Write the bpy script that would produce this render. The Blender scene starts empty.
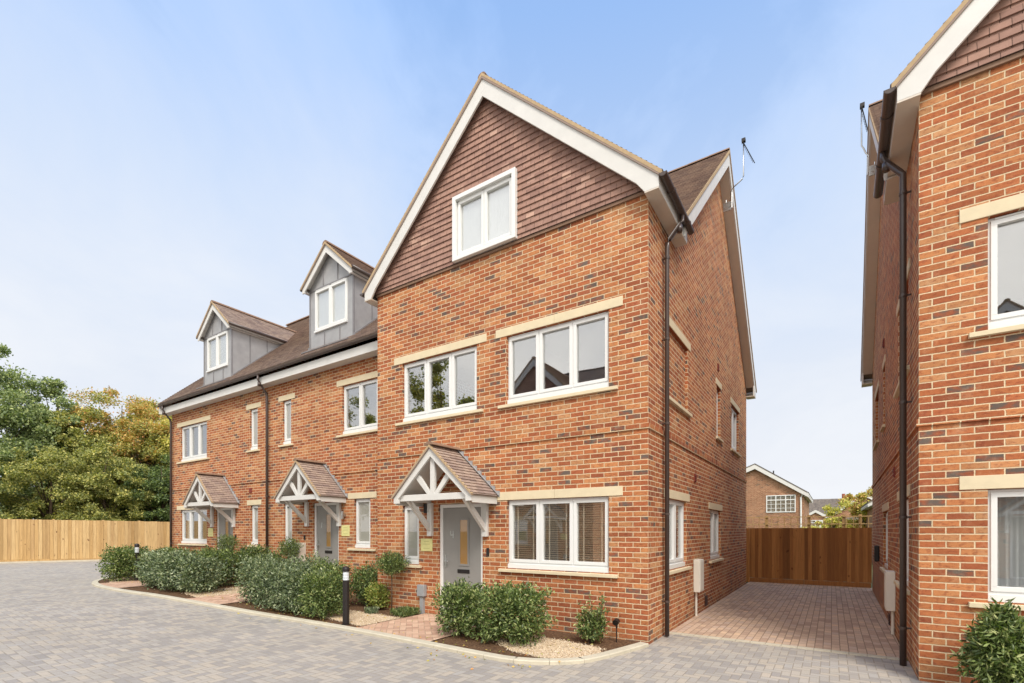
import bpy, bmesh, math, random
from math import radians, sin, cos, pi, floor, sqrt, atan2
from mathutils import Vector, Matrix, noise
import numpy as np
random.seed(7)
rng = np.random.default_rng(11)
S = bpy.context.scene
COL = S.collection

# ------------------------------------------------------------------ materials
def lin(c):
    return tuple(((v/255.0)/12.92 if v/255.0 <= .04045 else ((v/255.0+.055)/1.055)**2.4) for v in c)
def rgba(c): return (*lin(c), 1)

class NT:
    """tiny node helper"""
    def __init__(s, name):
        s.m = bpy.data.materials.new(name); s.m.use_nodes = True
        s.t = s.m.node_tree; s.t.nodes.clear()
        s.out = s.n('ShaderNodeOutputMaterial')
    def n(s, typ, **kw):
        o = s.t.nodes.new(typ)
        for k, v in kw.items(): setattr(o, k, v)
        return o
    def link(s, a, b): s.t.links.new(a, b)
    def set(s, sock, v):
        if isinstance(v, bpy.types.NodeSocket): s.link(v, sock)
        elif v is not None: sock.default_value = v
    def math(s, op, a, b=None, c=None, clamp=False):
        o = s.n('ShaderNodeMath', operation=op, use_clamp=clamp)
        s.set(o.inputs[0], a)
        if b is not None: s.set(o.inputs[1], b)
        if c is not None: s.set(o.inputs[2], c)
        return o.outputs[0]
    def mix(s, f, a, b, blend='MIX'):
        o = s.n('ShaderNodeMix', data_type='RGBA', blend_type=blend)
        s.set(o.inputs[0], f); s.set(o.inputs[6], a); s.set(o.inputs[7], b)
        return o.outputs[2]
    def ramp(s, f, stops, interp='LINEAR'):
        o = s.n('ShaderNodeValToRGB'); o.color_ramp.interpolation = interp
        els = o.color_ramp.elements
        while len(els) < len(stops): els.new(.5)
        for e, (p, c) in zip(els, stops): e.position = p; e.color = c if len(c) == 4 else rgba(c)
        s.link(f, o.inputs[0]); return o.outputs[0]
    def noise(s, scale, vec=None, detail=3, rough=.55, dist=0):
        o = s.n('ShaderNodeTexNoise'); o.inputs['Scale'].default_value = scale
        o.inputs['Detail'].default_value = detail; o.inputs['Roughness'].default_value = rough
        o.inputs['Distortion'].default_value = dist
        if vec is not None: s.link(vec, o.inputs['Vector'])
        return o.outputs[0]
    def comb(s, x, y, z=0.0):
        o = s.n('ShaderNodeCombineXYZ'); s.set(o.inputs[0], x); s.set(o.inputs[1], y); s.set(o.inputs[2], z)
        return o.outputs[0]
    def sep(s, v):
        o = s.n('ShaderNodeSeparateXYZ'); s.link(v, o.inputs[0]); return o.outputs
    def wn(s, v):
        o = s.n('ShaderNodeTexWhiteNoise', noise_dimensions='3D'); s.link(v, o.inputs[0]); return o.outputs[0], o.outputs[1]
    def bump(s, h, strength=.5, dist=.01, normal=None):
        o = s.n('ShaderNodeBump'); o.inputs['Strength'].default_value = strength; o.inputs['Distance'].default_value = dist
        s.link(h, o.inputs['Height'])
        if normal is not None: s.link(normal, o.inputs['Normal'])
        return o.outputs[0]
    def pbr(s, col, rough=.8, normal=None, metal=0, spec=None, **kw):
        b = s.n('ShaderNodeBsdfPrincipled')
        s.set(b.inputs['Base Color'], col); s.set(b.inputs['Roughness'], rough); b.inputs['Metallic'].default_value = metal
        if spec is not None: b.inputs['Specular IOR Level'].default_value = spec
        if normal is not None: s.link(normal, b.inputs['Normal'])
        for k, v in kw.items(): s.set(b.inputs[k], v)
        s.link(b.outputs[0], s.out.inputs[0]); return b

M = {}
def plain(name, c, rough=.6, metal=0, var=.06, scale=8, bump=.1, spec=None, dist=.004):
    t = NT(name); g = t.n('ShaderNodeTexCoord').outputs['Object']
    n1 = t.noise(scale, g, 4); n2 = t.noise(scale*9, g, 2)
    k = t.math('MULTIPLY_ADD', t.math('SUBTRACT', n1, .5), var*4, 1.0)
    col = t.mix(1.0, rgba(c), t.comb(k, k, k), 'MULTIPLY')
    r = t.math('MULTIPLY_ADD', t.math('SUBTRACT', n2, .5), .25, rough)
    t.pbr(col, r, t.bump(n2, bump, dist), metal, spec); M[name] = t.m; return t.m

def brick(name, pal, mortar, dark=.07):
    t = NT(name)
    tc = t.n('ShaderNodeTexCoord').outputs['Object']; X, Y, Z = t.sep(tc)
    gn = t.n('ShaderNodeNewGeometry').outputs['Normal']
    vt = t.n('ShaderNodeVectorTransform', vector_type='NORMAL', convert_from='WORLD', convert_to='OBJECT'); t.link(gn, vt.inputs[0])
    nx, ny, nz = t.sep(vt.outputs[0])
    side = t.math('GREATER_THAN', t.math('ABSOLUTE', nx), .6)
    # the side face continues the front bond half a brick round the corner
    h = t.math('ADD', t.math('MULTIPLY', X, t.math('SUBTRACT', 1.0, side)), t.math('MULTIPLY', t.math('ADD', Y, .1125), side))
    # hand-made wobble
    nv = t.comb(h, side, Z)
    wob = t.math('MULTIPLY', t.math('SUBTRACT', t.noise(7, nv, 2), .5), .010)
    z2 = t.math('DIVIDE', t.math('ADD', t.math('ADD', Z, 10.0), wob), .075)
    row = t.math('FLOOR', z2); fz = t.math('FRACT', z2)
    off = t.math('MULTIPLY', t.math('MODULO', row, 2.0), .5)
    x2 = t.math('ADD', t.math('DIVIDE', t.math('ADD', t.math('ADD', h, 45.0), wob), .225), off)
    cl = t.math('FLOOR', x2); fx = t.math('FRACT', x2)
    mw = t.math('MULTIPLY_ADD', t.math('SUBTRACT', t.noise(60, nv, 2), .5), .005, .0046)
    dx = t.math('MULTIPLY', t.math('MINIMUM', fx, t.math('SUBTRACT', 1.0, fx)), .225)
    dz = t.math('MULTIPLY', t.math('MINIMUM', fz, t.math('SUBTRACT', 1.0, fz)), .075)
    d = t.math('SUBTRACT', t.math('MINIMUM', dx, dz), mw)
    d = t.math('ADD', d, t.math('MULTIPLY', t.math('SUBTRACT', t.noise(95, nv, 3, .7), .5), .007)); inb = t.math('MULTIPLY', d, 330.0, clamp=True)           # 0 mortar .. 1 brick
    r1, rc = t.wn(t.comb(cl, row, side)); r2, r3, r4 = t.sep(rc)
    rb = t.math('ADD', r1, t.math('MULTIPLY', t.math('SUBTRACT', t.noise(.55, nv, 3, .6), .5), 1.3), clamp=True)
    base = t.ramp(rb, pal, 'LINEAR')
    # fired blotches inside each brick and darker headers
    sv = t.comb(t.math('ADD', h, t.math('MULTIPLY', r1, 7.0)), side, t.math('ADD', t.math('MULTIPLY', Z, 1.8), t.math('MULTIPLY', r3, 5.0))); blotch = t.noise(17, sv, 5, .68)
    base = t.mix(t.math('MULTIPLY', t.math('SUBTRACT', blotch, .49), 7.0, clamp=True), base, t.mix(.6, base, rgba((126, 62, 44))))
    base = t.mix(t.math('MULTIPLY', t.math('SUBTRACT', t.noise(24, sv, 4, .7), .56), 3.2, clamp=True), base, t.mix(.55, base, rgba((222, 170, 122))))
    isd = t.math('LESS_THAN', r2, dark)
    base = t.mix(t.math('MULTIPLY', isd, t.math('MULTIPLY', t.math('SUBTRACT', t.noise(9, sv, 2, .5), .36), 4.2, clamp=True)), base, rgba((100, 88, 80)))
    fine = t.noise(190, nv, 3, .7)
    k = t.math('ADD', t.math('MULTIPLY_ADD', t.math('SUBTRACT', r3, .5), .26, .95), t.math('MULTIPLY', t.math('SUBTRACT', fine, .5), 1.3))
    base = t.mix(1.0, base, t.comb(k, k, k), 'MULTIPLY')
    mk = t.math('MULTIPLY_ADD', t.math('SUBTRACT', t.noise(25, nv, 3), .5), .5, 1.0)
    mo = t.mix(1.0, rgba(mortar), t.comb(mk, mk, mk), 'MULTIPLY')
    # mortar smeared softly onto some bricks, broad weathering
    sm = t.math('MULTIPLY', t.math('SUBTRACT', t.noise(4.5, nv, 6, .75), .54), 3.0, clamp=True)
    base = t.mix(t.math('MULTIPLY', sm, .45), base, rgba(mortar))
    col = t.mix(inb, mo, base)
    big = t.math('MULTIPLY_ADD', t.math('SUBTRACT', t.noise(.8, nv, 4), .5), .5, 1.0)
    col = t.mix(1.0, col, t.comb(big, big, big), 'MULTIPLY')
    spl = t.math('MULTIPLY', t.math('SUBTRACT', t.math('MULTIPLY', t.noise(2.5, nv, 4, .7), .55), Z), 2.2, clamp=True)
    col = t.mix(t.math('MULTIPLY', spl, .38), col, rgba((120, 96, 76)))
    hgt = t.math('ADD', inb, t.math('MULTIPLY', fine, .25))
    hgt = t.math('ADD', hgt, t.math('MULTIPLY', r4, .25))
    t.pbr(col, .9, t.bump(hgt, .9, .005), spec=.25)
    M[name] = t.m
PAL = [(0, (144, 82, 56)), (.2, (160, 92, 60)), (.45, (171, 102, 64)), (.65, (178, 111, 70)), (.85, (186, 125, 80)), (1, (190, 139, 97))]
brick('brick', PAL, (212, 190, 156), .085)
brick('brick_far', [(0, (138, 96, 72)), (.5, (154, 110, 84)), (1, (168, 126, 98))], (190, 165, 135), .05)

def tilemat(name, pal, w=.165, g=.10):
    t = NT(name)
    uv = t.n('ShaderNodeUVMap').outputs[0]; U, V, _ = t.sep(uv)
    row = t.math('FLOOR', t.math('DIVIDE', t.math('ADD', V, 20.001), g))
    off = t.math('MULTIPLY', t.math('MODULO', row, 2.0), .5)
    jit, _c = t.wn(t.comb(row, 3.0, 1.0))
    x2 = t.math('ADD', t.math('DIVIDE', t.math('ADD', U, 60.0), w), t.math('ADD', off, t.math('MULTIPLY', jit, .08)))
    cl = t.math('FLOOR', x2); fx = t.math('FRACT', x2)
    r1, rc = t.wn(t.comb(cl, row, 0.0)); r2, r3, r4 = t.sep(rc)
    base = t.ramp(r1, pal)
    n = t.noise(9, uv, 4); f = t.noise(120, uv, 2)
    k = t.math('ADD', t.math('MULTIPLY_ADD', t.math('SUBTRACT', n, .5), .5, .95), t.math('MULTIPLY', t.math('SUBTRACT', f, .5), .35))
    base = t.mix(1.0, base, t.comb(k, k, k), 'MULTIPLY')
    e = t.math('MULTIPLY', t.math('MINIMUM', fx, t.math('SUBTRACT', 1.0, fx)), w)
    inn = t.math('MULTIPLY', t.math('SUBTRACT', e, .0015), 450, clamp=True)
    col = t.mix(inn, rgba((88, 66, 56)), base)
    # small camber and lift of every tile
    hgt = t.math('ADD', t.math('MULTIPLY', inn, .8), t.math('ADD', t.math('MULTIPLY', r2, .9), t.math('MULTIPLY', f, .2)))
    t.pbr(col, .82, t.bump(hgt, .8, .006), spec=.3); M[name] = t.m
tilemat('roof_tile', [(0, (138, 120, 112)), (.35, (158, 138, 126)), (.7, (170, 151, 136)), (1, (147, 130, 122))])
tilemat('hung_tile', [(0, (142, 110, 98)), (.35, (155, 121, 107)), (.7, (165, 130, 114)), (.93, (153, 120, 107)), (1, (186, 152, 134))])
tilemat('grey_tile', [(0, (104, 98, 92)), (.5, (122, 112, 104)), (1, (138, 128, 116))])

plain('white_pvc', (222, 222, 219), .35, var=.015, bump=.03)
plain('white_wood', (208, 206, 201), .5, var=.05, scale=4, bump=.12)
plain('soffit', (206, 196, 182), .55, var=.03)
plain('stone', (212, 197, 165), .85, var=.07, scale=6, bump=.25)
plain('kerbstone', (190, 182, 162), .9, var=.10, scale=5, bump=.3)
plain('gutter_plastic', (74, 62, 57), .32, var=.05, bump=.03)
plain('lead', (158, 157, 157), .5, metal=.2, var=.14, scale=3.5, bump=.3)
plain('lead_dark', (132, 130, 131), .55, metal=.2, var=.12, scale=4)
plain('door_grey', (138, 136, 132), .42, var=.03)
plain('metal', (190, 190, 188), .3, metal=.9)
plain('black_metal', (38, 33, 32), .4, metal=.2, var=.08)
plain('rubber', (30, 30, 31), .6)
plain('meter_white', (222, 218, 206), .5, var=.03)
plain('grey_plastic', (150, 152, 154), .5, var=.03)
plain('vent_red', (122, 50, 38), .7)
plain('vent_dark', (72, 48, 40), .8)
plain('plaque', (214, 208, 142), .5, var=.08, scale=14)
plain('plaque_ink', (186, 180, 118), .5)
plain('ridge_clay', (132, 104, 84), .8, var=.12, scale=6, bump=.3)
plain('verge_mortar', (176, 152, 118), .9, var=.12, scale=14, bump=.5)
plain('room', (196, 188, 174), .9, var=.04)
plain('voile', (236, 236, 234), .9, var=.04)
plain('blind_slat', (244, 228, 204), .6, var=.05)
plain('lamp_glass', (206, 212, 216), .15, var=.03)
plain('bark', (88, 72, 56), .9, var=.2, scale=6, bump=.8, dist=.02)
plain('chimney_red', (150, 84, 62), .8)

def soilmat():
    t = NT('soil'); g = t.n('ShaderNodeTexCoord').outputs['Object']
    n = t.noise(28, g, 6, .7); b = t.noise(2.0, g, 3)
    c = t.ramp(n, [(.3, (62, 45, 34)), (.5, (104, 78, 58)), (.7, (158, 124, 92))])
    c = t.mix(t.math('MULTIPLY', b, .5), c, rgba((98, 74, 54)))
    t.pbr(c, .95, t.bump(n, 1, .04), spec=.2); M['soil'] = t.m
soilmat()
def gravelmat(name, cols, scale=70):
    t = NT(name); g = t.n('ShaderNodeTexCoord').outputs['Object']
    v = t.n('ShaderNodeTexVoronoi'); v.inputs['Scale'].default_value = scale; t.link(g, v.inputs['Vector'])
    r, _, _ = t.sep(v.outputs['Color'])
    c = t.ramp(r, cols); k = t.math('MULTIPLY_ADD', v.outputs['Distance'], -.8, 1.15)
    c = t.mix(1, c, t.comb(k, k, k), 'MULTIPLY')
    t.pbr(c, .85, t.bump(t.math('SUBTRACT', 1.0, v.outputs['Distance']), 1, .012)); M[name] = t.m
GR = [(0, (150, 124, 96)), (.3, (194, 172, 142)), (.6, (214, 196, 168)), (.85, (176, 152, 124)), (1, (232, 222, 204))]
gravelmat('gravel_bed', GR)
def islandmat(name, cols, rough=.6, spec=.4, trans=0, sheen=0):
    t = NT(name); g = t.n('ShaderNodeNewGeometry').outputs['Random Per Island']
    c = t.ramp(g, cols)
    b = t.pbr(c, rough, spec=spec)
    if trans:
        tr = t.n('ShaderNodeBsdfTranslucent'); t.link(t.mix(1, c, rgba((215, 230, 130)), 'MULTIPLY'), tr.inputs[0])
        mx = t.n('ShaderNodeMixShader'); mx.inputs[0].default_value = trans
        t.link(b.outputs[0], mx.inputs[1]); t.link(tr.outputs[0], mx.inputs[2]); t.link(mx.outputs[0], t.out.inputs[0])
    M[name] = t.m
islandmat('pebble', GR, .8)
islandmat('leaf_laurel', [(0, (65, 81, 49)), (0.3, (93, 112, 62)), (0.6, (122, 143, 80)), (0.82, (158, 173, 109)), (1, (204, 209, 145))], .38, .5, .38)
islandmat('leaf_silver', [(0, (67, 80, 59)), (0.3, (98, 114, 83)), (0.6, (134, 150, 112)), (0.82, (172, 186, 149)), (1, (204, 208, 167))], .4, .5, .38)
islandmat('leaf_deep', [(0, (70, 84, 57)), (0.4, (98, 117, 71)), (0.75, (131, 150, 89)), (1, (180, 192, 118))], .45, .45, .38)
islandmat('leaf_lime', [(0, (113, 130, 66)), (0.4, (149, 163, 81)), (0.75, (181, 190, 101)), (1, (200, 179, 109))], .45, .4, .38)
islandmat('leaf_tree', [(0, (126, 134, 84)), (0.4, (159, 163, 96)), (0.75, (196, 193, 112)), (1, (242, 227, 136))], .5, .4, .38)
islandmat('leaf_pine', [(0, (115, 131, 93)), (0.4, (146, 163, 114)), (0.75, (180, 192, 130)), (1, (219, 223, 155))], .5, .4, .38)
islandmat('leaf_autumn', [(0, (167, 168, 99)), (0.3, (202, 190, 111)), (0.6, (230, 199, 115)), (0.82, (234, 182, 106)), (1, (217, 148, 99))], .5, .4, .38)
islandmat('leaf_yellow', [(0, (176, 180, 103)), (0.4, (217, 212, 117)), (0.75, (254, 236, 128)), (1, (255, 240, 142))], .5, .4, .38)

def woodmat(name, cols, knots=True):
    t = NT(name); tc = t.n('ShaderNodeTexCoord').outputs['Object']
    isl = t.n('ShaderNodeNewGeometry').outputs['Random Per Island']
    X, Y, Z = t.sep(tc)
    v = t.comb(t.math('MULTIPLY', t.math('ADD', X, t.math('MULTIPLY', isl, 31.0)), 26), t.math('MULTIPLY', Y, 26), t.math('MULTIPLY', Z, 1.6))
    n = t.noise(1.0, v, 5, .6, .6)
    c = t.ramp(isl, cols)
    c = t.mix(t.math('MULTIPLY', t.math('SUBTRACT', n, .42), 2.2, clamp=True), c, t.mix(.55, c, rgba((88, 56, 30))))
    k = t.noise(5, t.comb(t.math('MULTIPLY', X, 1.6), t.math('MULTIPLY', Y, 1.6), t.math('ADD', Z, t.math('MULTIPLY', isl, 9))), 1)
    c = t.mix(t.math('MULTIPLY', t.math('SUBTRACT', k, .70), 9, clamp=True), c, rgba((92, 54, 28)))
    t.pbr(c, .75, t.bump(n, .3, .004), spec=.3); M[name] = t.m
woodmat('wood_new', [(0, (178, 143, 93)), (.3, (197, 162, 110)), (.6, (207, 176, 126)), (.85, (190, 156, 108)), (1, (170, 139, 93))])
woodmat('wood_brown', [(0, (135, 90, 50)), (.3, (171, 115, 64)), (.6, (199, 142, 84)), (.8, (182, 125, 72)), (1, (150, 99, 55))])

def herring(name, w, pal, joint, rot, warp=0):
    """2:1 block paving in true herringbone"""
    t = NT(name); tc = t.n('ShaderNodeTexCoord').outputs['Object']
    mp = t.n('ShaderNodeMapping'); mp.inputs['Rotation'].default_value = (0, 0, rot); t.link(tc, mp.inputs[0])
    X, Y, Z = t.sep(mp.outputs[0])
    x = t.math('DIVIDE', t.math('ADD', X, 80.0), w); y = t.math('DIVIDE', t.math('ADD', Y, 80.0), w)
    i = t.math('FLOOR', x); j = t.math('FLOOR', y); fx = t.math('FRACT', x); fy = t.math('FRACT', y)
    k = t.math('FLOORED_MODULO', t.math('SUBTRACT', i, j), 4.0)
    isv = t.math('GREATER_THAN', k, 1.5)                      # vertical block
    k1 = t.math('GREATER_THAN', t.math('FLOORED_MODULO', k, 2.0), .5)
    # horizontal: k=0 left half, k=1 right half ; vertical: k=2 top half, k=3 bottom half
    hx = t.math('ADD', fx, k1)                                # 0..2 in horizontal blocks
    vy = t.math('ADD', fy, t.math('SUBTRACT', 1.0, k1))       # 0..2 in vertical blocks
    def edge(a, L): return t.math('MINIMUM', a, t.math('SUBTRACT', L, a))
    dh = t.math('MINIMUM', edge(hx, 2.0), edge(fy, 1.0)); dv = t.math('MINIMUM', edge(fx, 1.0), edge(vy, 2.0))
    d = t.math('MULTIPLY', t.math('ADD', t.math('MULTIPLY', dh, t.math('SUBTRACT', 1.0, isv)), t.math('MULTIPLY', dv, isv)), w)
    idx = t.math('SUBTRACT', i, t.math('MULTIPLY', k1, t.math('SUBTRACT', 1.0, isv)))
    idy = t.math('SUBTRACT', j, t.math('MULTIPLY', t.math('SUBTRACT', 1.0, k1), isv))
    r1, rc = t.wn(t.comb(idx, idy, isv)); r2, r3, r4 = t.sep(rc)
    finishpave(t, tc, d, r1, r2, r3, pal, joint); M[name] = t.m
def finishpave(t, tc, d, r1, r2, r3, pal, joint):
    inn = t.math('MULTIPLY', t.math('SUBTRACT', d, .0028), 260, clamp=True)
    c = t.ramp(r1, pal)
    n = t.noise(75, tc, 4, .7); b = t.noise(1.1, tc, 4, .6); m2 = t.noise(.28, tc, 2)
    k = t.math('ADD', t.math('MULTIPLY_ADD', t.math('SUBTRACT', n, .5), .55, .95), t.math('MULTIPLY', t.math('SUBTRACT', r2, .5), .16))
    k = t.math('MULTIPLY', k, t.math('MULTIPLY_ADD', t.math('SUBTRACT', b, .5), .30, 1.0))
    k = t.math('MULTIPLY', k, t.math('MULTIPLY_ADD', t.math('SUBTRACT', m2, .5), .2, 1.0))
    c = t.mix(1, c, t.comb(k, k, k), 'MULTIPLY')
    # kiln-dried sand swept over the blocks
    sand = t.math('MULTIPLY', t.math('SUBTRACT', t.noise(.7, tc, 5, .65), .5), 2.2, clamp=True)
    c = t.mix(t.math('MULTIPLY', sand, .30), c, rgba((176, 162, 138)))
    c = t.mix(inn, rgba(joint), c)
    h = t.math('ADD', t.math('ADD', inn, t.math('MULTIPLY', n, .3)), t.math('MULTIPLY', r3, .35))
    t.pbr(c, .85, t.bump(h, .55, .006), spec=.3)
def stackpave(name, lx, ly, pal, joint):
    """blocks in a stretcher bond running across the drive"""
    t = NT(name); tc = t.n('ShaderNodeTexCoord').outputs['Object']; X, Y, Z = t.sep(tc)
    x = t.math('DIVIDE', t.math('ADD', X, 80.0), lx); cl = t.math('FLOOR', x); fx = t.math('FRACT', x)
    y = t.math('ADD', t.math('DIVIDE', t.math('ADD', Y, 80.0), ly), t.math('MULTIPLY', t.math('MODULO', cl, 2.0), .5))
    row = t.math('FLOOR', y); fy = t.math('FRACT', y)
    dx = t.math('MULTIPLY', t.math('MINIMUM', fx, t.math('SUBTRACT', 1.0, fx)), lx)
    dy = t.math('MULTIPLY', t.math('MINIMUM', fy, t.math('SUBTRACT', 1.0, fy)), ly)
    r1, rc = t.wn(t.comb(cl, row, 5.0)); r2, r3, r4 = t.sep(rc)
    finishpave(t, tc, t.math('MINIMUM', dx, dy), r1, r2, r3, pal, joint); M[name] = t.m
herring('road_blocks', .093, [(0, (156, 151, 146)), (.3, (164, 158, 151)), (.55, (169, 163, 154)), (.8, (175, 165, 151)), (1, (161, 157, 152))], (148, 140, 128), radians(0))
stackpave('drive_blocks', .1, .2, [(0, (182, 154, 134)), (.3, (196, 168, 145)), (.55, (204, 176, 149)), (.8, (189, 166, 149)), (1, (211, 181, 150))], (136, 116, 98))
herring('path_blocks', .1, [(0, (182, 144, 122)), (.4, (196, 160, 136)), (.7, (206, 174, 148)), (1, (186, 152, 130))], (160, 136, 114), radians(45))

def groundmat():
    t = NT('ground'); g = t.n('ShaderNodeTexCoord').outputs['Object']
    n = t.noise(3, g, 6, .65); c = t.ramp(n, [(.3, (70, 82, 44)), (.55, (92, 102, 56)), (.8, (118, 112, 74))])
    t.pbr(c, .95, t.bump(n, .6, .05)); M['ground'] = t.m
groundmat()

def glassmat(name, refl_ior, tint, frost=None, amb=None):
    t = NT(name)
    ge = t.n('ShaderNodeNewGeometry'); dt = t.n('ShaderNodeVectorMath', operation='DOT_PRODUCT'); t.link(ge.outputs['Normal'], dt.inputs[0]); t.link(ge.outputs['Incoming'], dt.inputs[1])
    om = t.math('SUBTRACT', 1.0, t.math('ABSOLUTE', dt.outputs['Value']), clamp=True)
    f0 = refl_ior; fr_ = t.math('MULTIPLY_ADD', t.math('POWER', om, 4.0), 1-f0, f0)
    gl = t.n('ShaderNodeBsdfGlossy'); gl.inputs['Roughness'].default_value = .012
    g = t.n('ShaderNodeTexCoord').outputs['Object']
    t.link(t.bump(t.noise(1.3, g, 1), .02, .05), gl.inputs['Normal'])
    if frost:
        base = t.n('ShaderNodeBsdfPrincipled'); base.inputs['Base Color'].default_value = rgba(frost); base.inputs['Roughness'].default_value = .35
    else:
        base = t.n('ShaderNodeBsdfTransparent'); base.inputs[0].default_value = (*tint, 1)
    mx = t.n('ShaderNodeMixShader'); t.link(fr_, mx.inputs[0]); t.link(base.outputs[0], mx.inputs[1]); t.link(gl.outputs[0], mx.inputs[2])
    t.link(mx.outputs[0], t.out.inputs[0]); M[name] = t.m
glassmat('glass', .28, (.95, .96, .955))
glassmat('frosted', .12, None, frost=(150, 147, 138))
glassmat('amber_glass', .06, None, frost=(160, 120, 62))

# ------------------------------------------------------------------ object helpers
def link(o, parent=None):
    COL.objects.link(o)
    if parent is not None: o.parent = parent
    return o
def thing(name, label, cat, loc=(0, 0, 0), rz=0, group=None):
    o = bpy.data.objects.new(name, None); link(o); o.empty_display_size = .3
    o.location = loc; o.rotation_euler = (0, 0, rz)
    o['label'] = label; o['category'] = cat
    if group: o['group'] = group
    return o
def tag(o, label, cat, group=None):
    o['label'] = label; o['category'] = cat
    if group: o['group'] = group
    return o
def newbm():
    b = bmesh.new(); b.loops.layers.uv.new('UVMap'); return b
def obj(name, bm, mat, parent=None, smooth=False, label=None, bevel=0, fix=True, loc=None):
    me = bpy.data.meshes.new(name)
    if fix: bmesh.ops.recalc_face_normals(bm, faces=bm.faces[:])
    bm.to_mesh(me); bm.free(); me.materials.append(M[mat] if isinstance(mat, str) else mat)
    if smooth: me.shade_smooth()
    o = bpy.data.objects.new(name, me); link(o, parent)
    if loc: o.location = loc
    if label: o['label'] = label
    if bevel:
        md = o.modifiers.new('bevel', 'BEVEL'); md.width = bevel; md.segments = 2; md.limit_method = 'ANGLE'
    return o
def box(bm, P, a0, a1, h0, h1, d0, d1):
    vs = [bm.verts.new(P(a, h, d)) for a in (a0, a1) for h in (h0, h1) for d in (d0, d1)]
    for f in ((0, 1, 3, 2), (4, 6, 7, 5), (0, 4, 5, 1), (2, 3, 7, 6), (0, 2, 6, 4), (1, 5, 7, 3)):
        bm.faces.new([vs[i] for i in f])
def prism(bm, P, pts, d0, d1):
    A = [bm.verts.new(P(a, h, d0)) for a, h in pts]; B = [bm.verts.new(P(a, h, d1)) for a, h in pts]
    bm.faces.new(A); bm.faces.new(B[::-1]); n = len(pts)
    for i in range(n): bm.faces.new((A[i], B[i], B[(i+1) % n], A[(i+1) % n]))
def ident(x, z, y): return Vector((x, y, z))
def tube(bm, pts, r, seg=10, caps=True):
    """round pipe through points"""
    pts = [Vector(p) for p in pts]; rings = []
    for i, p in enumerate(pts):
        t = ((pts[min(i+1, len(pts)-1)]-p).normalized()+(p-pts[max(i-1, 0)]).normalized())
        if t.length < 1e-6: t = Vector((0, 0, 1))
        t.normalize(); ref = Vector((0, 0, 1)) if abs(t.z) < .9 else Vector((1, 0, 0))
        u = t.cross(ref).normalized(); v = t.cross(u)
        rr = r[i] if isinstance(r, (list, tuple)) else r
        rings.append([bm.verts.new(p+u*cos(2*pi*k/seg)*rr+v*sin(2*pi*k/seg)*rr) for k in range(seg)])
    for a, b in zip(rings, rings[1:]):
        for k in range(seg): bm.faces.new((a[k], a[(k+1) % seg], b[(k+1) % seg], b[k]))
    if caps: bm.faces.new(rings[0][::-1]); bm.faces.new(rings[-1])
def lathe(bm, prof, c=(0, 0, 0), seg=24):
    rings = []
    for r, z in prof: rings.append([bm.verts.new((c[0]+r*cos(2*pi*k/seg), c[1]+r*sin(2*pi*k/seg), c[2]+z)) for k in range(seg)])
    for a, b in zip(rings, rings[1:]):
        for k in range(seg): bm.faces.new((a[k], a[(k+1) % seg], b[(k+1) % seg], b[k]))
    bm.faces.new(rings[0][::-1]); bm.faces.new(rings[-1])

def clip(poly, nx, ny, c):
    """keep nx*x+ny*y >= c"""
    out = []
    for i, p in enumerate(poly):
        q = poly[(i+1) % len(poly)]
        dp = nx*p[0]+ny*p[1]-c; dq = nx*q[0]+ny*q[1]-c
        if dp >= 0: out.append(p)
        if (dp >= 0) != (dq >= 0):
            s = dp/(dp-dq); out.append((p[0]+(q[0]-p[0])*s, p[1]+(q[1]-p[1])*s))
    return out
def tiles(bm, F, poly, gauge=.1, lift=.016, back=.05):
    """F(u,v,n)->point; poly in (u,v), v up the slope; overlapping courses of real thickness"""
    uv = bm.loops.layers.uv.active
    v0 = min(p[1] for p in poly); v1 = max(p[1] for p in poly)
    k = floor(v0/gauge)
    while k*gauge < v1-1e-6:
        a, b = k*gauge, (k+1)*gauge; k += 1
        c = clip(clip(poly, 0, 1, a), 0, -1, -b)
        if len(c) < 3: continue
        c2 = []
        for p in c:
            if not c2 or abs(p[0]-c2[-1][0])+abs(p[1]-c2[-1][1]) > 1e-5: c2.append(p)
        if len(c2) > 2 and abs(c2[0][0]-c2[-1][0])+abs(c2[0][1]-c2[-1][1]) < 1e-5: c2.pop()
        if len(c2) < 3: continue
        n = [lift*(1-(p[1]-a)/gauge) for p in c2]
        f = bm.faces.new([bm.verts.new(F(p[0], p[1], h)) for p, h in zip(c2, n)])
        mid = (a+b)/2
        for l, p in zip(f.loops, c2): l[uv].uv = (p[0], a+.002+(p[1]-a)*.96)
        lo = [p for p in c2 if p[1] < a+1e-4]
        if len(lo) >= 2:
            x0 = min(p[0] for p in lo); x1 = max(p[0] for p in lo)
            f = bm.faces.new([bm.verts.new(F(x0, a, lift)), bm.verts.new(F(x1, a, lift)), bm.verts.new(F(x1, a, -.004)), bm.verts.new(F(x0, a, -.004))])
            for l, x in zip(f.loops, (x0, x1, x1, x0)): l[uv].uv = (x, mid)
    # backing slab
    if back:
        A = [bm.verts.new(F(p[0], p[1], -.006)) for p in poly]; B = [bm.verts.new(F(p[0], p[1], -back)) for p in poly]
        bm.faces.new(B); m = len(poly)
        for i in range(m):
            f = bm.faces.new((A[i], B[i], B[(i+1) % m], A[(i+1) % m]))
            for l in f.loops: l[uv].uv = (poly[i][0], poly[i][1])
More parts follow.
